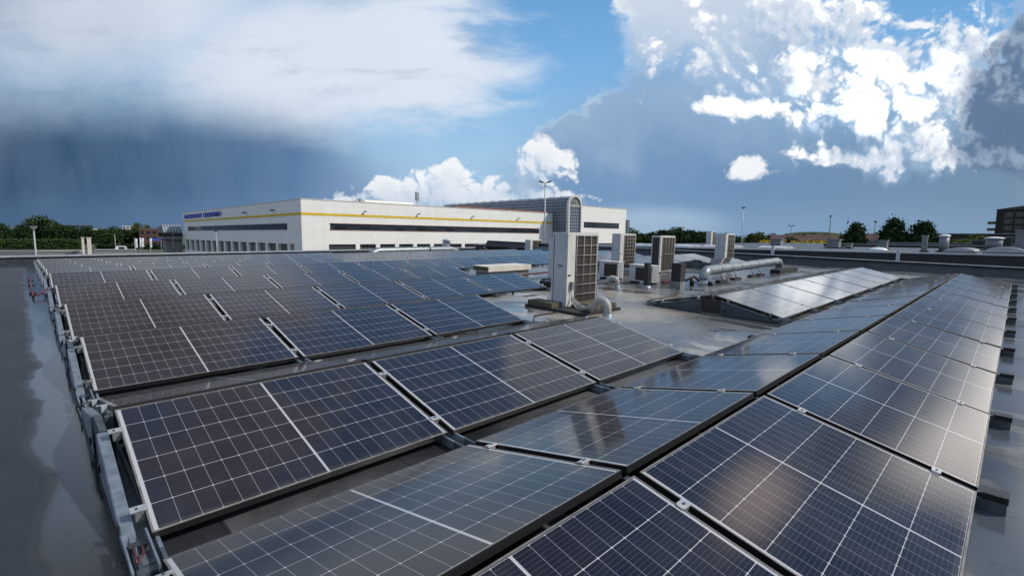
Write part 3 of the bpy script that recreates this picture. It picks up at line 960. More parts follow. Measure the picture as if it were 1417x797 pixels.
# ------------------------------------------------------------------ mounting frames under the rows
def mount(k, i0, i1, label, sides='fb', detail=True):
    y0 = ridge_y(k)
    z0 = drop(y0)
    t = thing('mounting_frame', label, 'mounting frame', (X0 + i0 * PITCH, y0, z0), group='mounting frames under the panel rows')
    n = i1 - i0
    hw = RGAP / 2 + PW * math.cos(R(TILT))          # half width of the row
    zb = ZR - PW * math.sin(R(TILT))
    # base rails across the row at every joint
    for j in range(n + 1):
        x = j * PITCH - GX / 2
        b = MB()
        ext = 0.13
        ext0 = 0.12 if k == 1 else ext
        for s in (-0.05, 0.035):
            b.box(x + s, x + s + 0.015, -hw - ext0, hw + ext, 0.006, 0.06)
        b.box(x - 0.05, x + 0.05, -hw - ext0, hw + ext, 0.002, 0.006)
        r = b.build('base_rail', M['galv'] if k > 1 else M['galvdark'], t)
        # ridge post
        b = MB()
        b.box(x - 0.02, x + 0.02, -0.024, 0.024, 0.007, ZR - 0.04)
        b.build('ridge_post', M['galvdark'], t)
        if k == 1 and j > 0:
            b = MB()
            for q in range(3):
                b.box(x - 0.05, x + 0.05, -hw - 0.125, -hw - 0.02, 0.0605 + q * 0.014, 0.0605 + q * 0.014 + 0.009)
            b.build('rail_end', M['black'], t)
    # sheet end plates at the left end
    if detail:
        for sg in (-1, 1):
            if sg == 1 and 'b' not in sides:
                continue
            pl = lambda d: ZR - 0.05 - (d - RGAP / 2) * math.tan(R(TILT))
            b = MB()
            d0, d1 = 0.17, hw - 0.03
            poly = [(sg * d0, 0.008), (sg * d0, pl(d0)), (sg * d1, pl(d1)), (sg * d1, 0.008)]
            b.prism(poly, 'x', -0.099, -0.095)
            # folded top flange
            b.prism([(sg * d0, pl(d0)), (sg * d0, pl(d0) + 0.004), (sg * d1, pl(d1) + 0.004), (sg * d1, pl(d1))], 'x', -0.0949, -0.048)
            b.prism([(sg * d0, pl(d0) - 0.02), (sg * d0, pl(d0)), (sg * d1, pl(d1)), (sg * d1, pl(d1) - 0.02)], 'x', -0.051, -0.048)
            sp = b.build('side_plate', M['galv'] if i0 == 0 else M['galvshade'], t)
            for dd in (d0 + 0.07, d1 - 0.12):
                b = MB()
                b.box(-0.110, -0.0995, sg * dd - 0.02, sg * dd + 0.02, 0.06, 0.10)
                b.build('fixing_bracket', M['black'], sp)
        b = MB()
        b.box(-0.085, -0.05, -0.16, 0.16, 0.02, ZR - 0.07)
        b.build('ridge_box', M['galvdark'] if (k != 2 or i0 == 0) else M['black'], t)
        for sg in (-1, 1):
            b = MB()
            b.box(-0.085, -0.012, sg * hw - 0.022, sg * hw + 0.022, 0.0605, zb - 0.055)
            b.build('end_foot', M['galvdark'], t)
            for xx in (-0.105, -0.020):
                b = MB()
                ya, yb_ = sorted((sg * hw - sg * 0.05, sg * hw + sg * 0.112))
                b.box(xx, xx + 0.008, ya, yb_, 0.0605, 0.095)
                b.build('channel_side', M['galv'], t)
    return t


mount(1, 0, 12, 'steel mounting frame under the foreground panel ridge, rail ends sticking out right')
mount(2, 0, 3, 'galvanised mounting frame with sheet end plates under the second panel row')
mount(2, 5, 12, 'mounting frame with blue-grey wedge end plates under the short row beyond the puddles')
mount(3, 0, 3, 'galvanised mounting frame under the third panel row from the front')
mount(4, 0, 5, 'galvanised mounting frame under the fourth panel row from the front')
mount(4, 11, 13, 'mounting frame with wedge end plate behind the long duct')
mount(5, 0, 5, 'galvanised mounting frame under the fifth panel row from the front', 'f')
mount(5, 9, 14, 'mounting frame under the pale row behind the tall cooling units', 'f')
for k, n in ((6, 13), (7, 14), (8, 14), (9, 14), (10, 14), (11, 7)):
    mount(k, 0, n, 'mounting frame under the ' + ROWWORD[k] + ' distant panel row', 'f')

# red cables along the left ends
t = thing('cable', 'red cable loop lying in the water left of the distant rows', 'cable', (0, 0, 0))
b = MB()
pts = [(0.04, 18.6, -0.13), (0.04, 16.5, -0.05), (0.04, 14.0, 0.05), (0.05, 12.15, 0.05), (0.16, 12.3, 0.08), (0.27, 12.8, 0.12)]
b.tube(pts, 0.018, 8)
b.build('conduit', M['red'], t)
b = MB()
for yy in (13.0, 15.0, 17.0):
    b.box(0.0, 0.10, yy - 0.05, yy + 0.05, drop(yy) + 0.002, drop(yy) + 0.03)
b.build('support_block', M['rubber'], t)
b = MB()
b.tube([(0.232, 2.36, 0.072), (0.236, 2.42, 0.084), (0.240, 2.50, 0.070)], 0.0045, 6)
b.tube([(0.236, 2.36, 0.072), (0.262, 2.40, 0.08), (0.268, 2.50, 0.074)], 0.0045, 6)
tag(onroof(b.build('cable', M['red'])), 'short red cable ends inside the valley channel at the near left corner', 'cable')


for (lab, pts) in (('black cable looping across the roof behind the second row', [(5.35, 4.35, 0.015), (5.6, 4.7, 0.012), (5.5, 5.1, 0.012), (5.9, 5.45, 0.012), (6.45, 5.4, 0.02)]),
                   ('black cable trailing from the short row towards the black chimney box', [(8.6, 4.85, 0.02), (9.2, 5.25, 0.012), (10.2, 5.2, 0.012), (11.2, 5.65, 0.012), (11.6, 5.85, 0.02)]),
                   ('black cable lying before the low condensers', [(11.7, 7.0, 0.05), (11.4, 7.3, 0.012), (11.5, 7.9, 0.012), (11.3, 8.4, 0.012), (11.9, 8.5, 0.05)])):
    b = MB()
    b.tube(pts, 0.011, 6)
    tag(onroof(b.build('cable', M['black'])), lab, 'cable')

# ================================================================== COOLING UNITS
def tall_unit(loc, label, wdt=1.09, dep=0.60, h=1.27, rz=0.0, cols=3, rows=6, both=False, white='cream', side='white', base=0.10, frame=RM, strip=0.22):
    t = thing('cooling_unit', label, 'cooling unit', loc, rz, frame, group='tall rooftop cooling units')
    z0 = base
    b = MB()
    b.box(0.0, wdt, 0.02, dep, z0, z0 + h)
    b.build('casing', M[side], t, 0.008)
    # service panel seams and louvre on the side face
    b = MB()
    b.box(-0.004, -0.0005, 0.05, 0.30, z0 + 0.03, z0 + h * 0.18)
    b.box(-0.004, -0.0005, 0.05, 0.30, z0 + h * 0.195, z0 + h - 0.03)
    b.box(-0.004, -0.0005, 0.32, dep - 0.03, z0 + 0.03, z0 + h - 0.03)
    b.build('side_panel', M[side], t, 0.001)
    b = MB()
    b.box(-0.0035, -0.0003, 0.305, 0.315, z0 + 0.03, z0 + h - 0.03)
    b.build('panel_seam', M['galvdark'], t)
    b = MB()
    b.box(-0.016, -0.0045, 0.10, 0.20, z0 + h * 0.55, z0 + h * 0.565)
    b.build('grip_handle', M['galvdark'], t)
    # front: corner strip and coil
    b = MB()
    b.box(0.0, strip, -0.004, 0.018, z0 + 0.01, z0 + h)
    b.box(strip, wdt, -0.004, 0.018, z0 + h - 0.05, z0 + h)
    b.box(wdt - 0.03, wdt, -0.004, 0.018, z0 + 0.01, z0 + h - 0.05)
    b.box(strip, wdt - 0.03, -0.004, 0.018, z0, z0 + 0.035)
    b.build('front_frame', M[white], t, 0.003)  # cream front, cooler sides: sunlit and shaded faces put into the paint
    b = MB()
    b.box(strip, wdt - 0.03, 0.008, 0.017, z0 + 0.035, z0 + h - 0.05)
    coil = b.build('coil', M['coil'], t)
    b = MB()
    xa, xb, za, zb = strip + 0.015, wdt - 0.015, z0 + 0.04, z0 + h - 0.055
    for i in range(cols + 1):
        x = xa + (xb - xa) * i / cols
        b.tube([(x, -0.02, za), (x, -0.02, zb)], 0.006, 5)
    for i in range(rows + 1):
        z = za + (zb - za) * i / rows
        b.tube([(xa, -0.02, z), (xb, -0.02, z)], 0.006, 5)
    for i in range(26):
        z = za + (zb - za) * (i + 0.5) / 26
        b.tube([(xb, -0.02, z), (xb + 0.012, 0.04, z)], 0.008, 5)
    b.build('wire_guard', M['wire'], t)
    b = MB()
    b.box(0.02, 0.10, -0.010, -0.0045, z0 + h * 0.42, z0 + h * 0.44)
    b.build('nameplate', M['black'], t)
    if both:
        b = MB()
        b.box(-0.010, -0.0045, 0.05, dep - 0.04, z0 + 0.05, z0 + h - 0.05)
        b.build('side_coil', M['coil'], t)
    return t


u = tall_unit((6.80, 5.53, 0), 'tall cream cooling unit nearest the camera with brown wire-guarded coil', 0.88, 0.36, 1.325, rows=7, base=0.045)
b = MB()
b.box(0.085, 0.145, -0.05, -0.0045, 0.36, 0.50)
ib = b.build('isolator_switch', M['grey'], u, 0.004)
b = MB()
b.tube([(0.115, -0.03, 0.36), (0.115, -0.035, 0.15)], 0.010, 6)
b.build('conduit', M['insul'], ib)
tall_unit((10.3, 8.55, 0), 'tall pale cooling unit hidden behind the nearest one, only its edge showing', 1.0, 0.50, 1.10, base=0.05)
tall_unit((14.6, 9.57, 0), 'tall cream cooling unit with grey coil, first one right of the nearest', 0.95, 0.34, 1.22, cols=4, rows=9, base=0.07)
tall_unit((15.25, 8.42, 0), 'tall cream cooling unit with coils on two faces, second one right of the nearest', 0.98, 0.33, 1.22, cols=4, rows=2, both=True, base=0.03, strip=0.10)
tall_unit((21.85, 8.96, 0), 'tall grey-sided cooling unit farthest right behind the long duct', 0.95, 0.45, 1.29, cols=3, rows=6, base=0.05)
tall_unit((33.0, 14.5, 0.8), 'small grey cooling unit standing on the higher roof by the dark trees', 0.62, 0.35, 0.98, cols=3, rows=5, base=0.05, frame=UP)


def block(name, label, cat, box, material, group=None, bevel=0.01):
    b = MB()
    b.box(*box)
    o = onroof(b.build(name, M[material], None, bevel))
    return tag(o, label, cat, group)


block('base_slab', 'flat black rubber slab under the nearest tall cooling unit', 'slab', (6.50, 7.62, 4.92, 6.25, 0.004, 0.045), 'rubber')
block('support_block', 'mossy brown support block left under the nearest tall cooling unit', 'block', (6.52, 6.795, 5.62, 6.2, 0.047, 0.135), 'moss', 'mossy blocks under the nearest cooling unit')
block('support_block', 'mossy brown support block in front of the nearest coil', 'block', (6.98, 7.60, 5.02, 5.50, 0.047, 0.125), 'moss', 'mossy blocks under the nearest cooling unit')
block('support_block', 'dark support block under the tall unit hidden behind the nearest', 'block', (10.1, 10.6, 8.45, 9.1, 0.0, 0.048), 'rubber')


def gooseneck(label, base, h, mid, endp, r):
    t = thing('gooseneck_pipe', label, 'pipe', base, group='grey gooseneck pipes through the roof')
    b = MB()
    pts = [(0, 0, 0.02), (0, 0, h * 0.55)]
    mx, my = mid
    for k in range(0, 9):
        a = math.pi * k / 8
        f = (1 - math.cos(a)) / 2
        pts.append((mx * f, my * f, h * 0.62 + h * 0.38 * math.sin(a)))
    pts += [(mx + (endp[0] - mx) * 0.4, my + (endp[1] - my) * 0.4, h * 0.45), (endp[0], endp[1], endp[2])]
    b.tube(pts, [r] * (len(pts) - 2) + [r * 0.75, r * 0.55], 14)
    b.build('insulated_pipe', M['insul'], t)
    b = MB()
    b.tube([(0, 0, 0.0), (0, 0, 0.012), (0, 0, 0.013), (0, 0, 0.10)], [r * 2.4, r * 2.2, r * 1.25, r * 1.2], 16)
    b.build('roof_flange', M['galv'], t)
    return t


gooseneck('thick grey gooseneck pipe curving from the roof to the nearest cooling unit', (6.62, 4.52, 0), 0.30, (0.02, 0.26), (0.16, 0.62, 0.06), 0.062)
gooseneck('smaller grey gooseneck pipe beside the low condensers', (10.25, 6.75, 0), 0.27, (-0.08, 0.24), (-0.10, 0.75, 0.03), 0.055)
b = MB()
for dz, bx in ((0.0, 0.0), (0.03, 0.05), (0.05, 0.09)):
    b.tube([(6.90 + bx * 0.3, 5.49, 0.17 + dz), (6.84 + bx, 5.32, 0.06 + dz), (6.80 + bx, 5.12, 0.055 + dz * 0.6), (6.74 + bx, 4.92, 0.06 + dz), (6.66, 4.82, 0.17 + dz)], 0.013, 8)
tag(onroof(b.build('hose_bundle', M['insul'])), 'grey hoses sagging between the nearest cooling unit and gooseneck pipe', 'hoses')


def condenser(loc, label, wdt, dep, h, flip=False):
    t = thing('condenser', label, 'condenser', loc, group='low condensers among the tall units')
    b = MB()
    b.box(0, dep, 0, wdt, 0.05, h)                      # front face looks along -X
    b.build('casing', M['white'], t, 0.01)
    b = MB()
    b.box(-0.012, -0.001, 0.05, wdt * 0.72, 0.09, h - 0.05)
    b.build('fan_grille', M['coil'], t, 0.004)
    b = MB()
    for k in range(9):
        z = 0.09 + (h - 0.16) * k / 8
        b.box(0.05, dep - 0.05, -0.012, -0.001, z, z + 0.018)
    b.build('louvre', M['wire'], t)
    for y in (0.08, wdt - 0.14):
        b = MB()
        b.box(-0.06, dep + 0.06, y, y + 0.06, 0.0, 0.049)
        b.build('foot', M['rubber'], t)
    b = MB()
    b.box(-0.02, dep + 0.02, -0.02, wdt + 0.02, h, h + 0.018)
    b.build('lid', M['cream'], t, 0.006)
    return t


condenser((12.05, 7.93, 0), 'low white condenser with dark grille beside the nearest tall unit', 0.66, 0.27, 0.50)
condenser((11.85, 6.72, 0), 'low white condenser with dark grille behind the thin black post', 0.72, 0.30, 0.48)

t = thing('vent_post', 'thin black vent post in front of the second low condenser', 'vent post', (11.05, 6.42, 0))
b = MB()
b.box(-0.06, 0.06, -0.06, 0.06, 0.06, 0.63)
b.build('stack', M['black'], t, 0.008)
b = MB()
b.tube([(0, 0, 0.0), (0, 0, 0.02), (0, 0, 0.07)], [0.13, 0.12, 0.085], 16)
b.build('roof_flange', M['galv'], t)
t = thing('chimney_box', 'squat black chimney box on a grey base beside the duct', 'chimney', (11.75, 5.95, 0))
b = MB()
b.box(-0.125, 0.125, -0.125, 0.125, 0.17, 0.60)
b.build('stack', M['black'], t, 0.01)
b = MB()
b.box(-0.14, 0.14, -0.14, 0.14, 0.0, 0.169)
b.build('base', M['duct'], t, 0.01)
b = MB()
b.box(-0.135, 0.135, -0.135, 0.135, 0.602, 0.625)
b.build('cap', M['black'], t, 0.005)

# long duct
t = thing('ventilation_duct', 'long galvanised ventilation duct with elbows on low stands', 'duct')
b = MB()
A = Vector((13.75, 6.10, 0.34))
B = Vector((20.3, 6.35, 0.36))
pts = [(13.45, 6.05, 0.02), (13.45, 6.05, 0.16), (13.49, 6.055, 0.26), (13.58, 6.06, 0.32), A]
pts += [A + (B - A) * (i / 8) for i in range(1, 9)]
pts += [(20.5, 6.36, 0.335), (20.62, 6.365, 0.27), (20.66, 6.366, 0.16), (20.66, 6.366, 0.02)]
b.tube(pts, 0.135, 20)
b.build('pipe', M['duct'], t)
for i in range(0, 9):
    b = MB()
    c = A + (B - A) * (i / 8)
    d = (B - A).normalized()
    b.tube([c - d * 0.02, c + d * 0.02], 0.142, 20)
    b.build('coupling', M['ductband'], t)
b = MB()
b.tube([(13.45, 6.05, 0.0), (13.45, 6.05, 0.015), (13.45, 6.05, 0.09)], [0.28, 0.26, 0.15], 20)
b.build('roof_flange', M['galv'], t)
for i, f in enumerate((0.10, 0.27, 0.50, 0.62, 0.86)):
    c = A + (B - A) * f
    b = MB()
    b.box(c.x - 0.42, c.x + 0.10, c.y - 0.32, c.y - 0.18, 0.0, 0.06)
    st = b.build('stand', M['rubber'], t)
    b = MB()
    b.tube([(c.x - 0.10, c.y - 0.24, 0.061), (c.x - 0.08, c.y - 0.15, 0.26)], 0.012, 6)
    b.build('strut', M['galvdark'], st)
block('concrete_kerb', 'dark low block beneath the far elbow of the long duct', 'block', (18.9, 20.9, 5.78, 6.1, 0.0, 0.14), 'rubber')
t = thing('valve_assembly', 'dark valve pipework beside the near elbow of the long duct', 'valves', (12.75, 6.05, 0))
b = MB()
b.tube([(-0.35, 0.15, 0.05), (-0.1, 0.05, 0.16), (0.1, 0.0, 0.22), (0.32, -0.05, 0.10)], 0.035, 10)
b.build('pipe', M['rubber'], t)
b = MB()
b.tube([(-0.05, -0.02, 0.0), (-0.05, -0.02, 0.18)], 0.06, 12)
b.build('valve_body', M['black'], t)
b = MB()
b.tube([(0.42, -0.32, 0.0), (0.42, -0.32, 0.10)], 0.07, 12)
b.build('valve_body', M['black'], t)
block('cable_tray', 'low rust-red cable tray between the second condenser and black chimney box', 'cable tray', (12.3, 13.2, 6.62, 6.72, 0.02, 0.07), 'red')

# beige rooflight box with lid in front of row six
t = thing('rooflight_box', 'beige rooflight box with overhanging lid at the end of the fifth row', 'rooflight', (9.35, 10.45, 0))
b = MB()
b.box(0.06, 1.70, 0.06, 0.62, 0.0, 0.16)
b.build('kerb', M['grey'], t)  # grey kerb: shade below the overhanging lid put into its colour
b = MB()
b.box(0, 1.76, 0, 0.70, 0.161, 0.31)
b.build('lid', M['beige'], t, 0.012)
b = MB()
b.box(-0.006, -0.001, 0.03, 0.67, 0.18, 0.30)
b.build('vent_side', M['moss'], t)
b = MB()
b.tube([(8.75, 9.97, 0.09), (10.4, 9.95, 0.09), (12.2, 10.0, 0.09)], 0.03, 8)
tag(onroof(b.build('pipe', M['red'])), 'straight red conduit in front of the beige rooflight box', 'conduit')
block('junction_box', 'small black junction box at the end of the red conduit', 'junction box', (12.2, 12.45, 9.88, 10.1, 0.02, 0.17), 'black')
block('junction_box', 'black box between cooling unit and fourth row end', 'junction box', (8.92, 9.35, 7.75, 8.1, 0.02, 0.16), 'black')

# rear pillow duct by the parapet and bits of rear plant
t = thing('rear_duct', 'long pale round duct lying before the back parapet', 'duct')
b = MB()
zz = drop(26.2)
b.tube([(14.1, 26.0, zz + 0.12), (14.35, 26.05, zz + 0.26), (14.7, 26.1, zz + 0.36), (20.1, 26.3, zz + 0.36), (20.5, 26.3, zz + 0.28), (20.75, 26.3, zz + 0.10)], 0.21, 18)
b.build('pipe', M['duct'], t)
for x in (16.2, 18.3):
    b = MB()
    b.tube([(x, 26.17, zz + 0.36), (x + 0.06, 26.17, zz + 0.36)], 0.222, 18)
    b.build('coupling', M['ductband'], t)
t = thing('vent_cowl', 'white cranked vent cowl against the white building windows', 'vent', (20.5, 27.3, drop(27.3)))
b = MB()
b.tube([(0, 0, 0), (0, 0, 0.75), (0.15, -0.05, 0.9)], 0.26, 14)
b.build('pipe', M['white'], t)
b = MB()
b.tube([(0.1, -0.02, 0.92), (0.1, -0.02, 1.05)], [0.42, 0.2], 16)
b.build('cap', M['white'], t)
t = thing('vent_stack', 'small black vent stack with flat cap near the back parapet', 'vent', (23.4, 27.2, drop(27.2)))
b = MB()
b.box(-0.2, 0.2, -0.2, 0.2, 0, 0.62)
b.build('stack', M['black'], t)
b = MB()
b.box(-0.3, 0.3, -0.3, 0.3, 0.621, 0.70)
b.build('cap', M['grey'], t)
block('vent_box', 'low black box on the rear panels near the back parapet', 'vent', (24.2, 24.8, 24.7, 25.1, drop(24.9), drop(24.9) + 0.42), 'black')
t = thing('vent_hood', 'flat black pyramid hood near the back parapet', 'vent', (24.0, 21.3, drop(21.3)))
b = MB()
b.box(-0.3, 0.3, -0.3, 0.3, 0.0, 0.30)
b.build('stack', M['black'], t)
b = MB()
b.prism([(-0.7, 0.301), (0.7, 0.301), (0.12, 0.46), (-0.12, 0.46)], 'y', -0.6, 0.6)
b.build('hood', M['black'], t)
tall_unit((24.2, 22.9, drop(22.9)), 'small brown and cream cooling unit far back before the white building', 1.1, 0.5, 0.85, cols=2, rows=2, base=0.1)

# ================================================================== THINGS ON THE HIGHER ROOF
def vent(loc, label, wd, h, cap='flat', material='white', group='vents on the higher roof'):
    t = thing('roof_vent', label, 'roof vent', loc, frame=UP, group=group)
    b = MB()
    if cap == 'round':
        b.tube([(0, 0, 0), (0, 0, h)], wd / 2, 18)
    else:
        b.box(-wd / 2, wd / 2, -wd / 2, wd / 2, 0, h)
    b.build('stack', M[material], t)
    b = MB()
    if cap == 'round':
        b.tube([(0, 0, h + 0.001), (0, 0, h + 0.03), (0, 0, h + 0.06), (0, 0, h + 0.12)], [wd * 0.55, wd * 0.62, wd * 0.60, wd * 0.2], 18)
        b.build('cowl', M['skyl'], t)
    else:
        b.box(-wd * 0.6, wd * 0.6, -wd * 0.6, wd * 0.6, h + 0.001, h + 0.06)
        b.build('cap', M['grey'], t)
    b = MB()
    b.box(-wd * 0.75, wd * 0.75, -wd * 0.75, wd * 0.75, 0.0, 0.06)
    b.build('base', M['rubber'], t)
    return t


vent((30.2, 3.08, 0.80), 'slim grey square vent on the higher roof, left of the round-capped one', 0.21, 0.72, 'flat', 'grey')
vent((30.6, 2.42, 0.80), 'stout grey vent with round white cowl on the higher roof', 0.36, 0.72, 'round', 'grey')
vent((36.5, 8.15, 0.80), 'pale square vent on the higher roof with two-part base', 0.62, 0.50, 'flat', 'grey')
vent((36.4, 7.35, 0.80), 'small grey vent beside the pale square one', 0.34, 0.28, 'flat', 'grey')
vent((37.0, 5.75, 0.80), 'grey vent behind the shallow white dome', 0.5, 0.48, 'flat', 'grey')
vent((38.5, 0.95, 0.80), 'round grey vent before the dark brick flats', 0.7, 0.65, 'round', 'grey')
vent((36.0, -0.15, 0.80), 'square pale vent tower before the dark brick flats', 0.55, 1.05, 'flat', 'grey')
vent((40.0, 12.6, 0.80), 'small pale vent left on the higher roof near the lamp', 0.7, 0.5, 'flat', 'grey')
vent((48.0, 1.9, 0.80), 'dark squat vent far back on the higher roof', 0.8, 0.55, 'flat', 'black')
vent((44.0, 0.75, 0.80), 'dark boxy vent left of the round grey one', 0.9, 0.75, 'flat', 'black')


def barrel(loc, label, ln, wd, h, rz=0.0):
    t = thing('barrel_skylight', label, 'skylight', loc, rz, frame=UP, group='curved skylights on the higher roof')
    b = MB()
    n = 14
    poly = [(-wd / 2 * math.cos(math.pi * k / n), 0.10 + h * math.sin(math.pi * k / n)) for k in range(n + 1)]
    b.prism(poly, 'x', 0, ln)
    b.build('glazing', M['barrel'], t)
    b = MB()
    b.box(-0.06, ln + 0.06, -wd / 2 - 0.06, wd / 2 + 0.06, 0, 0.099)
    b.build('kerb', M['grey'], t)
    for k in range(1, int(ln)):
        b = MB()
        poly2 = [(y * 1.01, z + 0.012) for y, z in poly] + [(y, z - 0.03) for y, z in poly[::-1]]
        b.prism(poly2, 'x', k - 0.02, k + 0.02)
        b.build('rib', M['grey'], t)
    return t


barrel((28.3, 1.72, 0.80), 'low curved skylight nearest the wall edge, left of three at right', 3.2, 1.0, 0.14)
barrel((28.1, 0.35, 0.80), 'low curved skylight in the middle of three at right', 3.2, 1.2, 0.20)
barrel((28.1, -0.95, 0.80), 'low curved skylight rightmost on the higher roof', 3.2, 1.2, 0.20)
barrel((30.5, 14.4, 0.70), 'long white curved skylight between the second and third tall units', 5.0, 2.0, 0.16, R(90))
barrel((30.8, 11.9, 0.70), 'white curved skylight left of the farthest tall unit', 1.8, 2.0, 0.16, R(90))
barrel((30.6, 9.0, 0.72), 'white curved skylight right of the farthest tall unit', 1.3, 2.0, 0.14, R(90))
t = thing('dome_skylight', 'shallow white dome skylight right of the pale square vent', 'skylight', (31.6, 5.05, 0.80), frame=UP)
b = MB()
b.tube([(0, 0, 0.0), (0, 0, 0.05), (0, 0, 0.11), (0, 0, 0.15), (0, 0, 0.165)], [0.42, 0.40, 0.32, 0.18, 0.02], 20)
b.build('dome', M['skyl'], t)
b = MB()
b.box(-0.46, 0.46, -0.46, 0.46, -0.02, 0.0)
b.build('kerb', M['grey'], t)
b = MB()
b.box(26.80, 26.895, 3.52, 3.66, 0.24, 0.777)
tag(onroof(b.build('downpipe', M['white'])), 'white square downpipe on the dark wall of the higher roof', 'downpipe')
b = MB()
b.box(26.78, 26.895, 8.55, 8.69, 0.24, 0.777)
tag(onroof(b.build('downpipe', M['white'])), 'white downpipe on the dark wall behind the duct', 'downpipe')
# roof edges farther out
for (x, z, lab, mt) in ((46, 0.95, 'long low roof edge across the higher roof', 'grey'), (62, 1.02, 'second low dark roof edge far across the higher roof', 'grey')):
    t = thing('roof_edge', lab, 'roof edge', (x, 0, 0.8), frame=UP)
    b = MB()
    b.box(0, 0.5, -23, 11, 0, z - 0.8)
    b.build('wall', M['darkwall'], t)
    b = MB()
    b.box(-0.06, 0.56, -23, 11, z - 0.799, z - 0.72)
    b.build('capping', M[mt], t)

# ================================================================== WHITE BUILDING
def white_building():
    zc = CAMW.z
    t = thing('white_building', 'long cream office building with yellow stripe and ribbon windows', 'building', (0, 0, 0), 0, ID)
    X1, X2, Y1, Y2 = 33.1, 96.5, 83.7, 168.5
    top = zc + 5.87
    zg0, zg1 = zc - 4.6, zc - 1.63          # ground glazing
    g = 0.35
    # main walls, with the ground bays left open
    b = MB()
    b.box(X1, X2, Y1, Y2, zg1, top)
    b.box(X1, X2, Y1, Y2, GROUND, zg0)
    b.box(X1, X1 + 4.6, Y1, Y1 + 3.6, zg0, zg1)
    b.build('wall', M['facade'], t)
    b = MB()
    b.box(X1 - 0.06, X2, Y1 - 0.06, Y1 + 0.5, top, top + 0.12)
    b.box(X1 - 0.06, X1 + 0.5, Y1 + 0.5, Y2, top, top + 0.12)
    b.build('roof_edge', M['cream'], t)
    # bays: dark recess with pillars
    b = MB()
    b.box(X1 + 0.5, X2, Y1 + 0.5, Y2 - 0.5, zg0 - 0.01, zg1 + 0.01)
    b.build('ground_glazing', M['grid'], t)
    for k in range(15):
        y = Y1 + 6.0 + k * (Y2 - Y1 - 6.6) / 14
        b = MB()
        b.box(X1 + 0.002, X1 + 0.9, y - 0.55, y + 0.55, zg0, zg1)
        b.build('pillar', M['facade'], t)
    for k in range(14):
        x = X1 + 10.0 + k * (X2 - X1 - 10.6) / 13
        b = MB()
        b.box(x - 0.4, x + 0.4, Y1 + 0.002, Y1 + 0.7, zg0, zg1)
        b.build('pillar', M['facade'], t)
    b = MB()
    b.box(X1 + 4.9, X1 + 9.4, Y1 + 0.3, Y1 + 0.49, zg0, zg1)
    b.build('roller_door', M['lamphead'], t)
    # ribbon windows
    z0, z1 = zc + 0.93, zc + 1.96
    b = MB()
    b.box(38.0, 91.5, Y1 - 0.02, Y1 + 0.2, z0, z1)
    wn = b.build('ribbon_window', M['strip'], t)
    b = MB()
    b.box(37.9, 91.6, Y1 - 0.10, Y1 - 0.021, z1, z1 + 0.07)
    b.box(37.9, 91.6, Y1 - 0.10, Y1 - 0.021, z0 - 0.07, z0)
    b.build('sill', M['redtrim'], wn)
    b = MB()
    b.box(X1 - 0.02, X1 + 0.2, 90.0, 163.5, z0, z1)
    wn = b.build('ribbon_window', M['strip'], t)
    b = MB()
    b.box(X1 - 0.10, X1 - 0.021, 89.9, 163.6, z0 - 0.07, z0)
    b.build('sill', M['redtrim'], wn)
    # yellow stripe
    b = MB()
    b.box(X1 - 0.035, X2, Y1 - 0.035, Y1 - 0.003, zc + 3.27, zc + 3.70)
    b.box(X1 - 0.035, X1 - 0.003, Y1 - 0.003, Y2, zc + 3.27, zc + 3.70)
    b.build('yellow_stripe', M['yellow'], t)
    # blue sign, two illegible words of close-set letters
    b = MB()
    rr = random.Random(3)
    y = Y2 - 1.6
    for wi, n in enumerate((10, 8)):
        for k in range(n):
            wd = 1.75 + rr.uniform(-0.2, 0.25)
            za, zb = zc + 4.15, zc + 5.25
            x0, x1 = X1 - 0.10, X1 - 0.004
            b.box(x0, x1, y - 0.45, y, za, zb)
            b.box(x0, x1, y - wd, y - wd + 0.45, za, zb)
            c = rr.choice((0, 1, 2, 3))
            if c != 1:
                b.box(x0, x1, y - wd + 0.45, y - 0.45, zb - 0.28, zb)
            if c != 0:
                b.box(x0, x1, y - wd + 0.45, y - 0.45, (za + zb) / 2 - 0.13, (za + zb) / 2 + 0.13)
            if c in (0, 2):
                b.box(x0, x1, y - wd + 0.45, y - 0.45, za, za + 0.28)
            y -= wd + 0.22
        y -= 1.3
    b.build('sign_lettering', M['blue'], t)
    # little floodlights along both facades
    for (x, y) in ((44.5, Y1), (56, Y1), (70, Y1), (84, Y1)):
        b = MB()
        b.box(x - 0.06, x + 0.06, y - 0.35, y - 0.003, zc + 4.25, zc + 4.35)
        b.box(x - 0.2, x + 0.2, y - 0.5, y - 0.3, zc + 4.15, zc + 4.36)
        b.build('floodlight', M['lamphead'], t)
    for y in (96.0, 112.0, 133.0):
        b = MB()
        b.box(X1 - 0.55, X1 - 0.003, y - 0.15, y + 0.15, zc + 4.35, zc + 4.55)
        b.box(X1 - 0.75, X1 - 0.4, y - 0.35, y + 0.35, zc + 4.25, zc + 4.4)
        b.build('floodlight', M['lamphead'], t)
    # roof plant boxes
    b = MB()
    b.box(46.2, 57.0, Y1 + 3, Y1 + 9, top, top + 0.75)
    b.build('roof_box', M['facade'], t)
    b = MB()
    for k in range(60):
        x = 66 + k * 0.5
        b.box(x, x + 0.3, Y1 + 0.6, Y1 + 0.7, top + 0.1, top + 0.45)
    b.box(66, 96, Y1 + 0.6, Y1 + 0.7, top + 0.45, top + 0.5)
    b.build('roof_railing', M['redtrim'], t)
    # glass barrel atrium
    xa, xb, ya, yb = 96.55, 101.5, 78.7, 131.0
    sp = zc + 7.7
    rad = (xb - xa) / 2
    b = MB()
    b.box(xa, xb, ya, yb, GROUND, sp)
    b.build('atrium_wall', M['atrium'], t)
    b = MB()
    n = 12
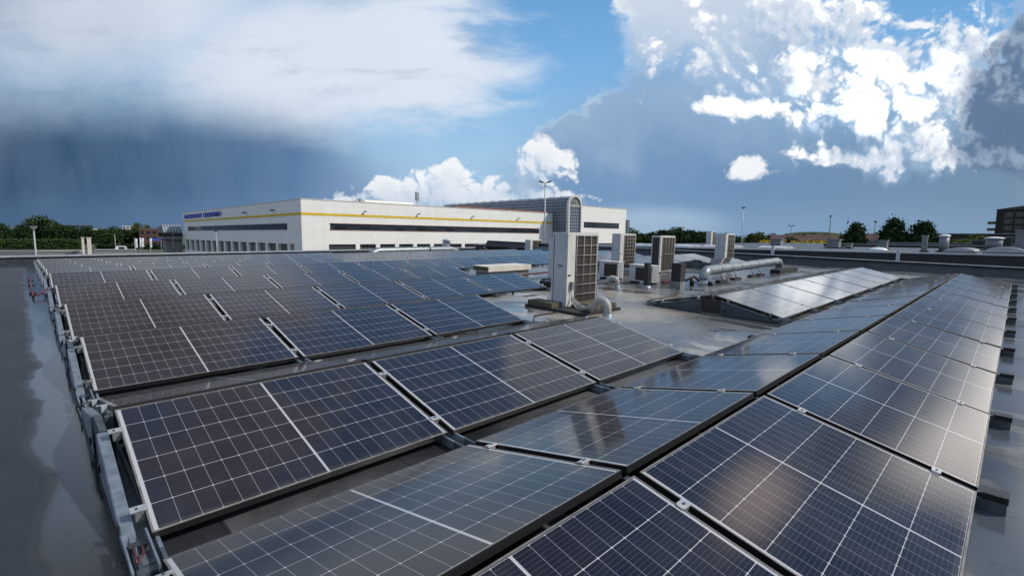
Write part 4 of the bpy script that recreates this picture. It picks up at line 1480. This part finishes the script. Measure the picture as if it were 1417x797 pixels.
    arc = [((xa + xb) / 2 - rad * math.cos(math.pi * k / n), sp + rad * math.sin(math.pi * k / n)) for k in range(n + 1)]
    b.prism(arc, 'y', ya, yb)
    v = b.build('atrium_vault', M['atrium'], t)
    cx = (xa + xb) / 2

    def archring(r0, r1, y0, y1):
        b = MB()
        pts = [(cx - r1 * math.cos(math.pi * k / n), sp + r1 * math.sin(math.pi * k / n)) for k in range(n + 1)]
        pin = [(cx - r0 * math.cos(math.pi * k / n), sp + r0 * math.sin(math.pi * k / n)) for k in range(n + 1)]
        for k in range(n):
            b.prism([pts[k], pts[k + 1], pin[k + 1], pin[k]], 'y', y0, y1)
        return b
    b = archring(rad - 0.25, rad + 0.22, ya - 0.35, ya + 0.3)
    b.box(xa - 0.22, xa + 0.25, ya - 0.35, ya + 0.3, GROUND, sp)
    b.box(xb - 0.25, xb + 0.22, ya - 0.35, ya + 0.3, GROUND, sp)
    b.box(xa + 0.25, xb - 0.25, ya - 0.2, ya - 0.003, sp - 0.12, sp + 0.12)
    b.build('arch_frame', M['cream'], t)
    for k in range(1, 14):
        yy = ya + 0.3 + k * (yb - ya) / 14
        bb = archring(rad - 0.02, rad + 0.12, yy - 0.1, yy + 0.1)
        bb.build('vault_rib', M['grey'], v)
    b = MB()
    for k in range(1, 8):
        a = math.pi * k / 8
        p1 = (cx - (rad - 0.3) * math.cos(a), ya - 0.04, sp + (rad - 0.3) * math.sin(a))
        b.tube([(cx, ya - 0.04, sp + 0.12), p1], 0.05, 5)
    b.build('fan_bars', M['cream'], t)
    # right wing
    x0, x1, yf = 101.75, 122.6, 78.7
    tp = zc + 7.87
    b = MB()
    b.box(x0, x1, yf, yf + 30, GROUND, tp)
    b.build('wing_wall', M['facade'], t)
    b = MB()
    b.box(x0, x1 + 0.1, yf - 0.06, yf + 0.5, tp, tp + 0.12)
    b.build('wing_edge', M['cream'], t)
    b = MB()
    b.box(103.0, 119.0, yf - 0.02, yf + 0.1, zc + 2.4, zc + 3.9)
    b.build('ribbon_window', M['strip'], t)
    b = MB()
    b.box(108.5, 116.5, yf - 0.02, yf + 0.1, zc - 2.9, zc - 1.6)
    b.build('window', M['pane'], t)
    b = MB()
    b.box(111.3, 115.3, yf - 0.02, yf + 0.1, zc - 5.6, zc - 3.6)
    b.build('window', M['pane'], t)
    b = MB()
    b.box(x1 + 0.003, x1 + 1.3, yf - 0.3, yf + 1.5, GROUND, zc + 5.0)
    b.build('stair_glazing', M['atrium'], t)
    return t


white_building()
# rooftop antenna
t = thing('antenna_mast', 'short grey antenna mast with panels on the white building roof', 'antenna', (57.7, 86.5, CAMW.z + 5.87), 0, ID)
b = MB()
b.tube([(0, 0, 0), (0, 0, 2.9)], 0.09, 8)
b.build('mast', M['pole'], t)
for (x, y) in ((-0.28, 0), (0.28, 0.1)):
    b = MB()
    b.box(x - 0.13, x + 0.13, y - 0.1, y + 0.1, 1.2, 2.9)
    b.build('aerial_panel', M['grey'], t)
b = MB()
b.tube([(44.3, 85.0, CAMW.z + 5.99), (44.3, 85.0, CAMW.z + 6.5)], 0.12, 8)
tag(b.build('chimney_pipe', M['lamphead']), 'tiny dark pipe on the white building roof near its corner', 'pipe')

# entrance canopy left of the white building
t = thing('glass_canopy', 'barrel-roofed glass entrance canopy left of the white building', 'canopy', (0, 0, 0), 0, ID)
zc = CAMW.z
b = MB()
n = 10
arc = [(173.5 - 3.2 * math.cos(math.pi * k / n), zc + 0.2 + 2.3 * math.sin(math.pi * k / n)) for k in range(n + 1)]
b.prism(arc, 'x', 28.4, 33.0)
v = b.build('vault', M['grey'], t)
for k in range(7):
    x = 28.5 + k * 0.72
    b = MB()
    for q in range(n):
        (y0, z0), (y1, z1) = arc[q], arc[q + 1]
        b.tube([(x, y0 - 0.02, z0 + 0.03), (x, y1 - 0.02, z1 + 0.03)], 0.10, 5)
    b.build('rib', M['white'], v)
b = MB()
b.box(28.3, 33.0, 170.2, 176.8, zc - 0.9, zc + 0.19)
b.build('glass_band', M['pane'], t)
b = MB()
b.box(28.2, 33.0, 170.0, 177.0, zc - 1.6, zc - 0.901)
b.build('fascia', M['concrete'], t)
b = MB()
b.box(29.0, 33.0, 171.0, 176.0, GROUND, zc - 1.601)
b.build('wall', M['concrete'], t)


# ================================================================== TREES AND PLANTS
def leafy(name, material, parent, rx, ry, z0, z1, n_clump, per, leaf, seed, shape='round'):
    rr = random.Random(seed)
    b = MB()
    cz, rz = (z0 + z1) / 2, (z1 - z0) / 2
    lobes = []
    for _ in range(9):
        th, ph = rr.uniform(0, 2 * math.pi), rr.uniform(-0.9, 1.2)
        lobes.append((Vector((math.cos(th) * math.cos(ph), math.sin(th) * math.cos(ph), math.sin(ph))), rr.uniform(0.72, 1.12)))
    for _ in range(n_clump):
        th = rr.uniform(0, 2 * math.pi)
        u = rr.uniform(-1, 1)
        d = Vector((math.cos(th) * math.sqrt(1 - u * u), math.sin(th) * math.sqrt(1 - u * u), u))
        k = 0.82 + sum(max(0, d.dot(l) - 0.55) * 1.6 * (a - 0.85) for l, a in lobes)
        r = k * rr.uniform(0.35, 1.0) ** 0.45
        hfac = 1.0
        if shape == 'cone':
            hfac = max(0.18, 1.12 - 0.80 * (u * 0.5 + 0.5))
        c = Vector((d.x * rx * r * hfac, d.y * ry * r * hfac, cz + d.z * rz * r))
        cs = leaf * rr.uniform(1.2, 2.6)
        for _ in range(per):
            p = c + Vector((rr.gauss(0, 1), rr.gauss(0, 1), rr.gauss(0, 0.7))) * cs * 0.6
            a = Vector((rr.gauss(0, 1), rr.gauss(0, 1), rr.gauss(0, 1))).normalized()
            e = a.cross(Vector((rr.gauss(0, 1), rr.gauss(0, 1), rr.gauss(0, 1)))).normalized()
            s = leaf * rr.uniform(0.5, 1.0)
            vs = [b.bm.verts.new(p + q) for q in (a * s, e * s * 0.6, -a * s, -e * s * 0.6)]
            b.bm.faces.new(vs)
    return b.build(name, material, parent, normals=False)


def make_tree(name, label, cat, h, wdt, leafm, seed, trunk_frac=0.25, shape='round', clumps=260, per=9, leaf=0.30):
    t = thing(name, label, cat, (0, 0, -500), 0, ID)
    rr = random.Random(seed + 50)
    b = MB()
    r0 = h * 0.022
    b.tube([(0, 0, -0.1), (0.02 * h, 0, h * 0.25), (0, 0.02 * h, h * 0.5), (0.01 * h, 0, h * 0.82)], [r0, r0 * 0.8, r0 * 0.55, r0 * 0.15], 8)
    for k in range(6):
        a = k * 2.4 + rr.random()
        z = h * (0.30 + 0.08 * k)
        b.tube([(0, 0, z), (math.cos(a) * wdt * 0.2, math.sin(a) * wdt * 0.2, z + h * 0.08), (math.cos(a) * wdt * 0.36, math.sin(a) * wdt * 0.36, z + h * 0.17)], [r0 * 0.45, r0 * 0.3, r0 * 0.1], 5)
    b.build('trunk', M['bark'], t)
    leafy('crown', M[leafm], t, wdt / 2, wdt / 2, h * trunk_frac, h, clumps, per, leaf, seed, shape)
    return t


kinds = {
    'dark': [make_tree('tree', 'x', 'tree', 12, 9.5, 'leafd', s, 0.10, clumps=430, leaf=0.55) for s in (1, 2, 3)],
    'mid': [make_tree('tree', 'x', 'tree', 12, 9.5, 'leafm', s, 0.12, clumps=430, leaf=0.55) for s in (11, 12)],
    'pale': [make_tree('tree', 'x', 'tree', 12, 7, 'leafy', 21, 0.15, clumps=260, leaf=0.45)],
    'cone': [make_tree('tree', 'x', 'tree', 12, 9.5, 'leafd', s, 0.06, 'cone', clumps=520, leaf=0.42) for s in (31, 32, 33)],
}
used = set()


def plant(kind, var, a, dist, h, wfac, label, group, rot=None):
    src = kinds[kind][var % len(kinds[kind])]
    p = bearing(a, dist)
    sc = h / 12.0
    mw = Matrix.Translation(p) @ Matrix.Rotation(rnd.uniform(0, 6.28) if rot is None else rot, 4, 'Z') @ Matrix.Diagonal((sc * wfac, sc * wfac, sc, 1))
    if src.name not in used:
        used.add(src.name)
        src.matrix_world = mw
        tag(src, label, 'tree', group)
        return src
    return copy_tree(src, mw, label, group)


def az(px):
    return math.degrees(math.atan((px - 708) / 686.0))


GL = 'trees beyond the car park at left'
plant('dark', 0, -45.9, 366, 13.3, 1.05, 'dark tree at the far left edge behind the long hedge', GL)
plant('dark', 1, -44.5, 372, 12.2, 1.00, 'low dark tree between the edge tree and the tall domed tree', GL)
plant('mid', 0, -43.4, 376, 16.6, 1.25, 'tall dome-crowned tree towering over the long hedge', GL)
plant('dark', 2, -42.6, 368, 12.0, 1.2, 'dark round tree just right of the tall domed tree', GL)
plant('dark', 0, -41.7, 368, 12.4, 1.15, 'dark tree left of the two beige gate pillars', GL, 1.2)
plant('dark', 1, -40.4, 330, 11.2, 0.95, 'small round dark tree behind the beige gate pillars', GL, 2.0)
plant('mid', 1, -39.4, 335, 10.6, 1.1, 'bushy green tree right of the gate pillars', GL)
plant('mid', 0, -38.7, 338, 11.2, 1.1, 'bushy green tree, middle one of the clump before the white car', GL, 0.7)
plant('dark', 2, -37.8, 345, 10.6, 1.0, 'dark green tree left of the white flags', GL, 3.0)
plant('mid', 1, -36.9, 340, 11.0, 1.05, 'green tree behind the white flags', GL, 4.0)
plant('pale', 0, -37.0, 385, 15.0, 0.8, 'thin pale birch above the trees, left of the pair', GL, 0.3)
plant('pale', 0, -36.2, 388, 13.8, 0.8, 'thin pale birch above the trees, right of the pair', GL, 1.9)
plant('pale', 0, -35.3, 420, 12.5, 1.0, 'pale bushy tree behind the red brick flats', GL, 2.9)

GF = 'dark wood behind the tall cooling units'
for i, (px, top_y) in enumerate(((868, 314), (886, 320), (903, 318), (918, 314), (933, 313), (950, 315), (966, 316), (983, 319), (1000, 321), (1015, 323))):
    hz = 321 + 14 * (px - 12) / 1588
    dist = 250 + (i % 3) * 14
    dep = dist * math.cos(R(az(px)))
    h = (hz - top_y) / 686 * dep + (CAMW.z - GROUND) - 0.9
    plant('dark' if i % 4 else 'mid', i, az(px), dist, h, 1.35, ORD[i + 1] + ' tree from the left in the dark wood behind the tall cooling units', GF, i * 1.1)
GB = 'pointed dark trees before the dark brick flats'
for i, (px, top_y, wd) in enumerate(((1180, 304, 0.86), (1233, 304, 0.98), (1274, 303, 0.82))):
    hz = 321 + 14 * (px - 12) / 1588
    dist = 150
    dep = dist * math.cos(R(az(px)))
    h = (hz - top_y) / 686 * dep + (CAMW.z - GROUND) + 0.3
    plant('cone', i, az(px), dist, h, wd, ('left', 'middle', 'right')[i] + ' of three pointed dark trees left of the brick flats', GB, i * 2.0)
GH = 'distant trees on the right skyline'
for i, (px, top_y, kd, dd) in enumerate(((1048, 320, 'pale', 300), (1040, 322, 'mid', 330), (1066, 324, 'mid', 320), (1090, 327, 'mid', 260), (1120, 323, 'mid', 420), (1308, 324, 'mid', 210), (1345, 323, 'pale', 190), (1358, 325, 'pale', 180), (1217, 325, 'dark', 280), (1165, 325, 'mid', 330))):
    hz = 321 + 14 * (px - 12) / 1588
    dep = dd * math.cos(R(az(px)))
    h = max(4.0, (hz - top_y) / 686 * dep + (CAMW.z - GROUND))
    plant(kd, i, az(px), dd, h, 1.15, ORD[i + 1] + ' tree listed along the right skyline beyond the higher roof', GH, i * 0.9)


def hedge(name, label, cat, c, ln, dep, h, rz, leafm, seed, n=500):
    t = thing(name, label, cat, c, rz, ID)
    rr = random.Random(seed)
    b = MB()
    for _ in range(n):
        x, y, z = rr.uniform(-ln / 2, ln / 2), rr.uniform(-dep / 2, dep / 2), h * rr.random() ** 0.6
        for _ in range(7):
            p = Vector((x + rr.gauss(0, 0.4), y + rr.gauss(0, 0.3), max(0.05, z + rr.gauss(0, 0.25))))
            a = Vector((rr.gauss(0, 1), rr.gauss(0, 1), rr.gauss(0, 1))).normalized()
            e = a.orthogonal().normalized()
            s = rr.uniform(0.25, 0.55)
            b.bm.faces.new([b.bm.verts.new(p + q) for q in (a * s, e * s * 0.6, -a * s, -e * s * 0.6)])
    b.build('leaves', M[leafm], t, normals=False)
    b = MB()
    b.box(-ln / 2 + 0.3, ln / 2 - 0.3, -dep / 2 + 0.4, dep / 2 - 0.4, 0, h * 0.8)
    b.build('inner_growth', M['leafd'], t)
    return t


p1, p2 = bearing(az(-40), 335), bearing(az(112), 320)
mid = (p1 + p2) / 2
hedge('hedge', 'long trimmed green hedge at far left beyond the parapet', 'hedge', mid, (p2 - p1).length, 3.0, 4.6, math.atan2(p2.y - p1.y, p2.x - p1.x), 'leafm', 4, 1500)
p1, p2 = bearing(az(135), 330), bearing(az(255), 300)
mid = (p1 + p2) / 2
hedge('hedge', 'low dark hedge along the street left of the white building', 'hedge', mid, (p2 - p1).length, 2.0, 2.0, math.atan2(p2.y - p1.y, p2.x - p1.x), 'leafd', 5, 800)
for i, (px, dd, lab) in enumerate(((1112, 190, 'yellow flowering shrubs left of the tall lamp on the right'), (1147, 190, 'yellow flowering shrubs right of the tall lamp'), (1066, 190, 'yellow flowering shrubs near the small houses'), (1320, 170, 'yellow-brown flowering shrubs before the long dark building'))):
    p = bearing(az(px), dd)
    h = 7.2 if i < 3 else 8.0
    hedge('flowering_shrubs', lab, 'shrubs', p, 7.5, 2.5, h, R(AZ0 - az(px) - 90), 'bloom' if i < 3 else 'leafy', 60 + i, 200)

# wooded mound on the skyline
b = MB()
import math as _m
N1, N2 = 26, 10
ring = []
for j in range(N2 + 1):
    f = j / N2
    rr_ = []
    for i in range(N1):
        a = 2 * math.pi * i / N1
        rad = 60 * math.cos(f * math.pi / 2) ** 0.8
        z = 20.5 * math.sin(f * math.pi / 2)
        n_ = 1 + 0.06 * math.sin(5 * a + j) + 0.04 * math.sin(9 * a)
        rr_.append(b.bm.verts.new((rad * n_ * math.cos(a), rad * n_ * math.sin(a) * 0.7, z)))
    ring.append(rr_)
for j in range(N2):
    for i in range(N1):
        b.bm.faces.new((ring[j][i], ring[j][(i + 1) % N1], ring[j + 1][(i + 1) % N1], ring[j + 1][i]))
hill = struct(b.build('hill', M['hillgreen']))
p = bearing(az(1122), 1000)
hill.matrix_world = Matrix.Translation(p) @ Matrix.Rotation(R(AZ0 - az(1122) + 90), 4, 'Z')


# ================================================================== OTHER BUILDINGS
def boxhouse(name, label, a, dist, wd, dp, zt, wallm, cat='building', rows=0, cols=0, pitched=False, rz=None, group=None, roofm='tile'):
    p = bearing(a, dist)
    t = thing(name, label, cat, p, R(AZ0 - a - 90) if rz is None else rz, ID, group)
    h = zt - GROUND
    b = MB()
    b.box(-wd / 2, wd / 2, -dp / 2, dp / 2, 0, h)
    b.build('wall', M[wallm], t)
    if pitched:
        b = MB()
        b.prism([(-dp / 2 - 0.3, h + 0.001), (dp / 2 + 0.3, h + 0.001), (0, h + dp * 0.38)], 'x', -wd / 2 - 0.2, wd / 2 + 0.2)
        rf = b.build('roof', M[roofm], t)
        b = MB()
        b.box(wd * 0.25, wd * 0.25 + 0.6, -0.3, 0.3, h + dp * 0.25, h + dp * 0.38 + 0.8)
        b.build('chimney', M['redbrick'], rf)
    else:
        b = MB()
        b.box(-wd / 2 - 0.1, wd / 2 + 0.1, -dp / 2 - 0.1, dp / 2 + 0.1, h + 0.001, h + 0.25)
        b.build('roof', M['grey'], t)
    for r in range(rows):
        for c in range(cols):
            x = -wd / 2 + (c + 0.5) * wd / cols
            z = h - (r + 0.65) * 2.9
            if z < 0.4:
                continue
            ww = wd / cols * 0.30
            b = MB()
            b.box(x - ww, x + ww, dp / 2 + 0.003 if False else -dp / 2 - 0.05, -dp / 2 - 0.003, z - 0.75, z + 0.75)
            b.build('window', M['pane'], t)
    return t


zc = CAMW.z
boxhouse('brick_flats', 'red-brown brick flats left of the glass canopy', az(215), 330, 13, 10, zc + 2.3, 'redbrick', rows=3, cols=5)
boxhouse('office_block', 'pale grey distant block above the left trees', az(104), 760, 34, 20, zc + 8.5, 'upper', rows=2, cols=9)
boxhouse('office_block', 'beige distant block between the left trees', az(136), 640, 17, 14, zc + 4.0, 'beige', rows=2, cols=5)
boxhouse('office_block', 'white distant block over the trees by the flags', az(179), 700, 10, 10, zc + 8.2, 'white', rows=1, cols=3)
boxhouse('office_block', 'long dark distant shed behind the far left trees', az(22), 900, 60, 20, zc + 6.5, 'grey')
boxhouse('office_block', 'long pale distant shed behind the tall domed tree', az(88), 880, 42, 20, zc + 8.5, 'upper')
for i, (px, wd, zt, dd, lab) in enumerate(((1077, 9, 0.6, 300, 'small brick house with brown roof left of the wooded mound'), (1100, 12, 0.4, 300, 'long brick house with brown roof before the wooded mound'), (1130, 12, 1.0, 310, 'brick house with brown roof under the wooded mound'), (1152, 10, 0.2, 300, 'brick house with brown roof right of the tall lamp'), (1206, 12, 0.9, 240, 'low house with red-brown roof between the pointed trees'))):
    boxhouse('brick_house', lab, az(px), dd, wd, 8, zc + zt - 1.5, 'redbrick', 'house', 1, 4, True, group='houses on the right skyline')
boxhouse('long_building', 'long low dark building left of the brick flats', az(1335), 215, 44, 14, zc + 1.9, 'brick', rows=1, cols=10)


def flats():
    a = 46.35
    p = bearing(a, 315)
    t = thing('apartment_building', 'dark brown brick flats with balconies at the right edge', 'building', p, R(AZ0 - a - 90), ID)
    h = zc + 13.4 - GROUND
    wd, dp = 25.0, 18
    b = MB()
    b.box(-wd / 2, wd / 2, -dp / 2, dp / 2, 0, h)
    b.build('wall', M['brick'], t)
    b = MB()
    b.prism([(-wd / 2 - 0.2, h + 0.001), (wd / 2 + 0.3, h + 0.001), (wd / 2 + 0.3, h + 1.8), (wd * 0.16, h + 2.9), (-wd / 2 - 0.2, h + 0.25)], 'y', -dp / 2 - 0.2, dp / 2 + 0.2)
    rf = b.build('roof', M['lamphead'], t)
    b = MB()
    b.box(2.0, 5.0, -2, 2, h + 0.9, h + 3.2)
    b.build('chimney', M['brick'], rf)
    for r in range(7):
        z = h - 2.0 - r * 2.9
        for (x, ww) in ((-8.6, 1.3), (-5.2, 1.3), (-1.2, 1.5), (2.4, 1.3), (6.0, 1.3), (9.6, 1.5)):
            b = MB()
            b.box(x - ww, x + ww, -dp / 2 - 0.06, -dp / 2 - 0.003, z - 1.0, z + 0.9)
            wn = b.build('window', M['pane'], t)
            b = MB()
            b.box(x - 0.04, x + 0.04, -dp / 2 - 0.10, -dp / 2 - 0.061, z - 1.0, z + 0.9)
            b.box(x - ww, x + ww, -dp / 2 - 0.10, -dp / 2 - 0.061, z - 1.06, z - 0.98)
            b.build('frame', M['grey'], wn)
        if r in (1, 2, 3, 4):
            b = MB()
            b.box(-wd / 2 - 2.6, -wd / 2 - 0.003, -dp / 2 + 0.5, -dp / 2 + 5, z - 1.25, z - 1.05)
            bl = b.build('balcony', M['grey'], t)
            b = MB()
            b.box(-wd / 2 - 2.6, -wd / 2 - 2.5, -dp / 2 + 0.5, -dp / 2 + 5, z - 1.049, z - 0.1)
            b.box(-wd / 2 - 2.5, -wd / 2 - 0.003, -dp / 2 + 0.5, -dp / 2 + 0.58, z - 1.049, z - 0.1)
            b.build('railing', M['lamphead'], bl)


flats()


# ================================================================== LAMPS, FLAGS, PILLARS, CAR
def lamp(label, a, dist, ztop, r=0.09, heads=2, headw=0.5, poleM='pole', span=0.55):
    p = bearing(a, dist)
    h = ztop - GROUND
    t = thing('street_lamp', label, 'street lamp', p, R(AZ0 - a - 90), ID, 'street lamps around the roof')
    b = MB()
    b.tube([(0, 0, 0), (0, 0, h * 0.5), (0, 0, h)], [r * 1.25, r, r * 0.75], 8)
    b.build('pole', M[poleM], t)
    if heads == 2:
        b = MB()
        b.tube([(-span, 0, h + 0.10), (0, 0, h - 0.05), (span, 0, h + 0.10)], 0.05, 6)
        b.build('arm', M[poleM], t)
        for s in (-1, 1):
            b = MB()
            mt = Matrix.Translation((s * span, 0, h + 0.14)) @ Matrix.Rotation(R(-18 * s), 4, 'Y')
            b.box(-headw * 0.55, headw * 0.55, -headw * 0.35, headw * 0.35, -0.10, 0.10, mt)
            b.build('lamp_head', M['lamphead'], t, 0.03)
    elif heads == 1:
        b = MB()
        b.tube([(0, 0, h), (0, 0, h + 0.06), (0, 0, h + 0.22), (0, 0, h + 0.34)], [headw * 0.2, headw * 0.55, headw * 0.5, headw * 0.15], 12)
        b.build('lamp_head', M['lamphead'], t)
    else:
        b = MB()
        b.box(-0.32, 0.32, -0.25, 0.25, h, h + 0.10)
        b.prism([(-0.12, h - 0.25), (0.12, h - 0.25), (0.30, h - 0.001), (-0.30, h - 0.001)], 'y', -0.2, 0.2)
        b.build('lamp_head', M['grey'], t, 0.02)
    return t


lamp('tall twin-headed lamp in front of the glass atrium', az(752), 78, zc + 8.3, 0.11, 2, 0.62, 'pole', 0.62)
lamp('flat-headed pale lamp behind the left end of the parapet', az(49), 72, zc + 0.55, 0.085, 0, 0.5, 'palepole')
lamp('tall dark lamp right of the tall cooling units', az(1024), 110, zc + 6.0, 0.09, 2, 0.35, 'pole', 0.18)
lamp('slim lamp above the wooded mound', az(1144), 130, zc + 4.9, 0.10, 1, 0.5, 'lamphead')
lamp('slim lamp between the pointed dark trees', az(1206), 130, zc + 3.6, 0.09, 1, 0.6, 'lamphead')
lamp('small twin-headed lamp left of the wooded mound', az(1091), 140, zc + 3.1, 0.07, 2, 0.5, 'lamphead', 0.45)
lamp('thin lamp among the trees behind the gate pillars', az(160), 200, zc - 0.3, 0.09, 1, 0.4, 'pole')
lamp('thin lamp in front of the left facade of the white building', az(300), 100, zc + 0.4, 0.08, 1, 0.5, 'palepole')
lamp('thin lamp by the flags left of the glass canopy', az(187), 150, zc - 1.2, 0.07, 1, 0.3, 'palepole')
lamp('thin lamp near the glass canopy', az(240), 140, zc - 0.2, 0.08, 1, 0.4, 'lamphead')

for i, (px, wpx) in enumerate(((115.5, 0.22), (124, 0.36))):
    p = bearing(az(px), 145)
    t = thing('gate_pillar', ('slim left', 'broad right')[i] + ' beige gate pillar behind the parapet', 'pillar', p, R(AZ0 - az(px) - 90), ID, 'beige gate pillars')
    b = MB()
    b.box(-wpx, wpx, -0.4, 0.4, 0, zc - 1.15 - GROUND)
    b.build('shaft', M['beige'], t)
    b = MB()
    b.box(-wpx - 0.12, wpx + 0.12, -0.5, 0.5, zc - 1.149 - GROUND, zc - 1.0 - GROUND)
    b.build('cap', M['beige'], t)
p1, p2 = bearing(az(50), 150), bearing(az(112), 148)
mid = (p1 + p2) / 2
t = thing('stone_wall', 'low beige stone wall behind the left parapet', 'wall', mid, math.atan2(p2.y - p1.y, p2.x - p1.x), ID)
b = MB()
b.box(-(p2 - p1).length / 2, (p2 - p1).length / 2, -0.3, 0.3, 0, 3.9)
b.build('wall', M['concrete'], t)
b = MB()
b.box(-(p2 - p1).length / 2, (p2 - p1).length / 2, -0.4, 0.4, 3.901, 4.05)
b.build('coping', M['beige'], t)
p1, p2 = bearing(az(130), 150), bearing(az(188), 150)
mid = (p1 + p2) / 2
t = thing('site_wall', 'low pale concrete wall behind the left parapet', 'wall', mid, math.atan2(p2.y - p1.y, p2.x - p1.x), ID)
b = MB()
b.box(-(p2 - p1).length / 2, (p2 - p1).length / 2, -0.3, 0.3, 0, 4.0)
b.build('wall', M['concrete'], t)
b = MB()
b.box(-(p2 - p1).length / 2, (p2 - p1).length / 2, -0.45, 0.45, 4.001, 4.2)
b.build('coping', M['palepole'], t)
for i, (px, zt) in enumerate(((188, -1.3), (194, -1.1), (197, -1.1), (208, -1.2))):
    p = bearing(az(px), 160)
    t = thing('banner_flag', 'white banner flag on a thin pole, ' + ORD[i + 1] + ' from the left of four', 'flag', p, R(AZ0 - az(px) - 90), ID, 'white banner flags')
    h = zc + zt - GROUND
    b = MB()
    b.tube([(0, 0, 0), (0, 0, h)], 0.05, 6)
    b.build('pole', M['palepole'], t)
    b = MB()
    vs = []
    for k in range(7):
        z = h - 0.1 - 2.3 * k / 6
        vs.append(((0.06, 0.06 * math.sin(k * 1.3), z), (0.42 + 0.04 * math.sin(k * 2.1), 0.12 * math.sin(k * 1.3 + 1), z)))
    for A_, B_ in zip(vs, vs[1:]):
        q = [Vector(A_[0]), Vector(A_[1]), Vector(B_[1]), Vector(B_[0])]
        b.bm.faces.new([b.bm.verts.new(v) for v in q])
        b.bm.faces.new([b.bm.verts.new(v + Vector((0, 0.015, 0))) for v in q[::-1]])
    b.build('cloth', M['flag'], t, normals=False)
t = thing('market_stall', 'blue canvas awning stand near the glass canopy', 'stall', bearing(az(216), 200), R(AZ0 - az(216) - 90), ID)
b = MB()
b.prism([(-1.4, 5.6), (1.4, 5.6), (0.0, 6.5)], 'x', -1.5, 1.5)
b.build('awning', M['awning'], t)
b = MB()
for x in (-1.4, 1.4):
    for y in (-1.3, 1.3):
        b.tube([(x, y, 0), (x, y, 5.6)], 0.06, 6)
b.build('frame', M['pole'], t)
p = bearing(az(169), 158)
t = thing('parked_van', 'white van roof showing behind the left parapet', 'van', p, R(AZ0 - az(169) - 90), ID)
zr = zc - 3.2 - GROUND
b = MB()
prof = [(-1.45, zr - 2.3), (1.45, zr - 2.3), (1.45, zr - 1.1), (1.15, zr - 0.8), (0.8, zr - 0.1), (0.4, zr), (-0.9, zr), (-1.2, zr - 0.15), (-1.45, zr - 0.75)]
b.prism(prof, 'y', -0.9, 0.9)
b.build('body', M['carpaint'], t, 0.08)
b = MB()
b.prism([(0.95, zr - 0.78), (1.10, zr - 0.82), (0.82, zr - 0.2), (0.72, zr - 0.2)], 'y', -0.912, 0.912)
b.prism([(-0.7, zr - 0.75), (0.55, zr - 0.75), (0.45, zr - 0.2), (-0.7, zr - 0.2)], 'y', -0.912, 0.912)
b.build('window', M['pane'], t)
for x in (-0.9, 0.9):
    for y in (-0.85, 0.85):
        b = MB()
        b.tube([(x, y - 0.1, zr - 2.3), (x, y + 0.1, zr - 2.3)], 0.34, 16)
        b.build('wheel', M['rubber'], t)
b = MB()
b.box(-1.5, 1.5, -1.0, 1.0, -0.01, zr - 2.64)
b.build('loading_ramp', M['concrete'])
bpy.data.objects['loading_ramp'].matrix_world = t.matrix_world.copy()
tag(bpy.data.objects['loading_ramp'], 'raised concrete ramp under the white van behind the parapet', 'ramp')
bpy.context.view_layer.update()
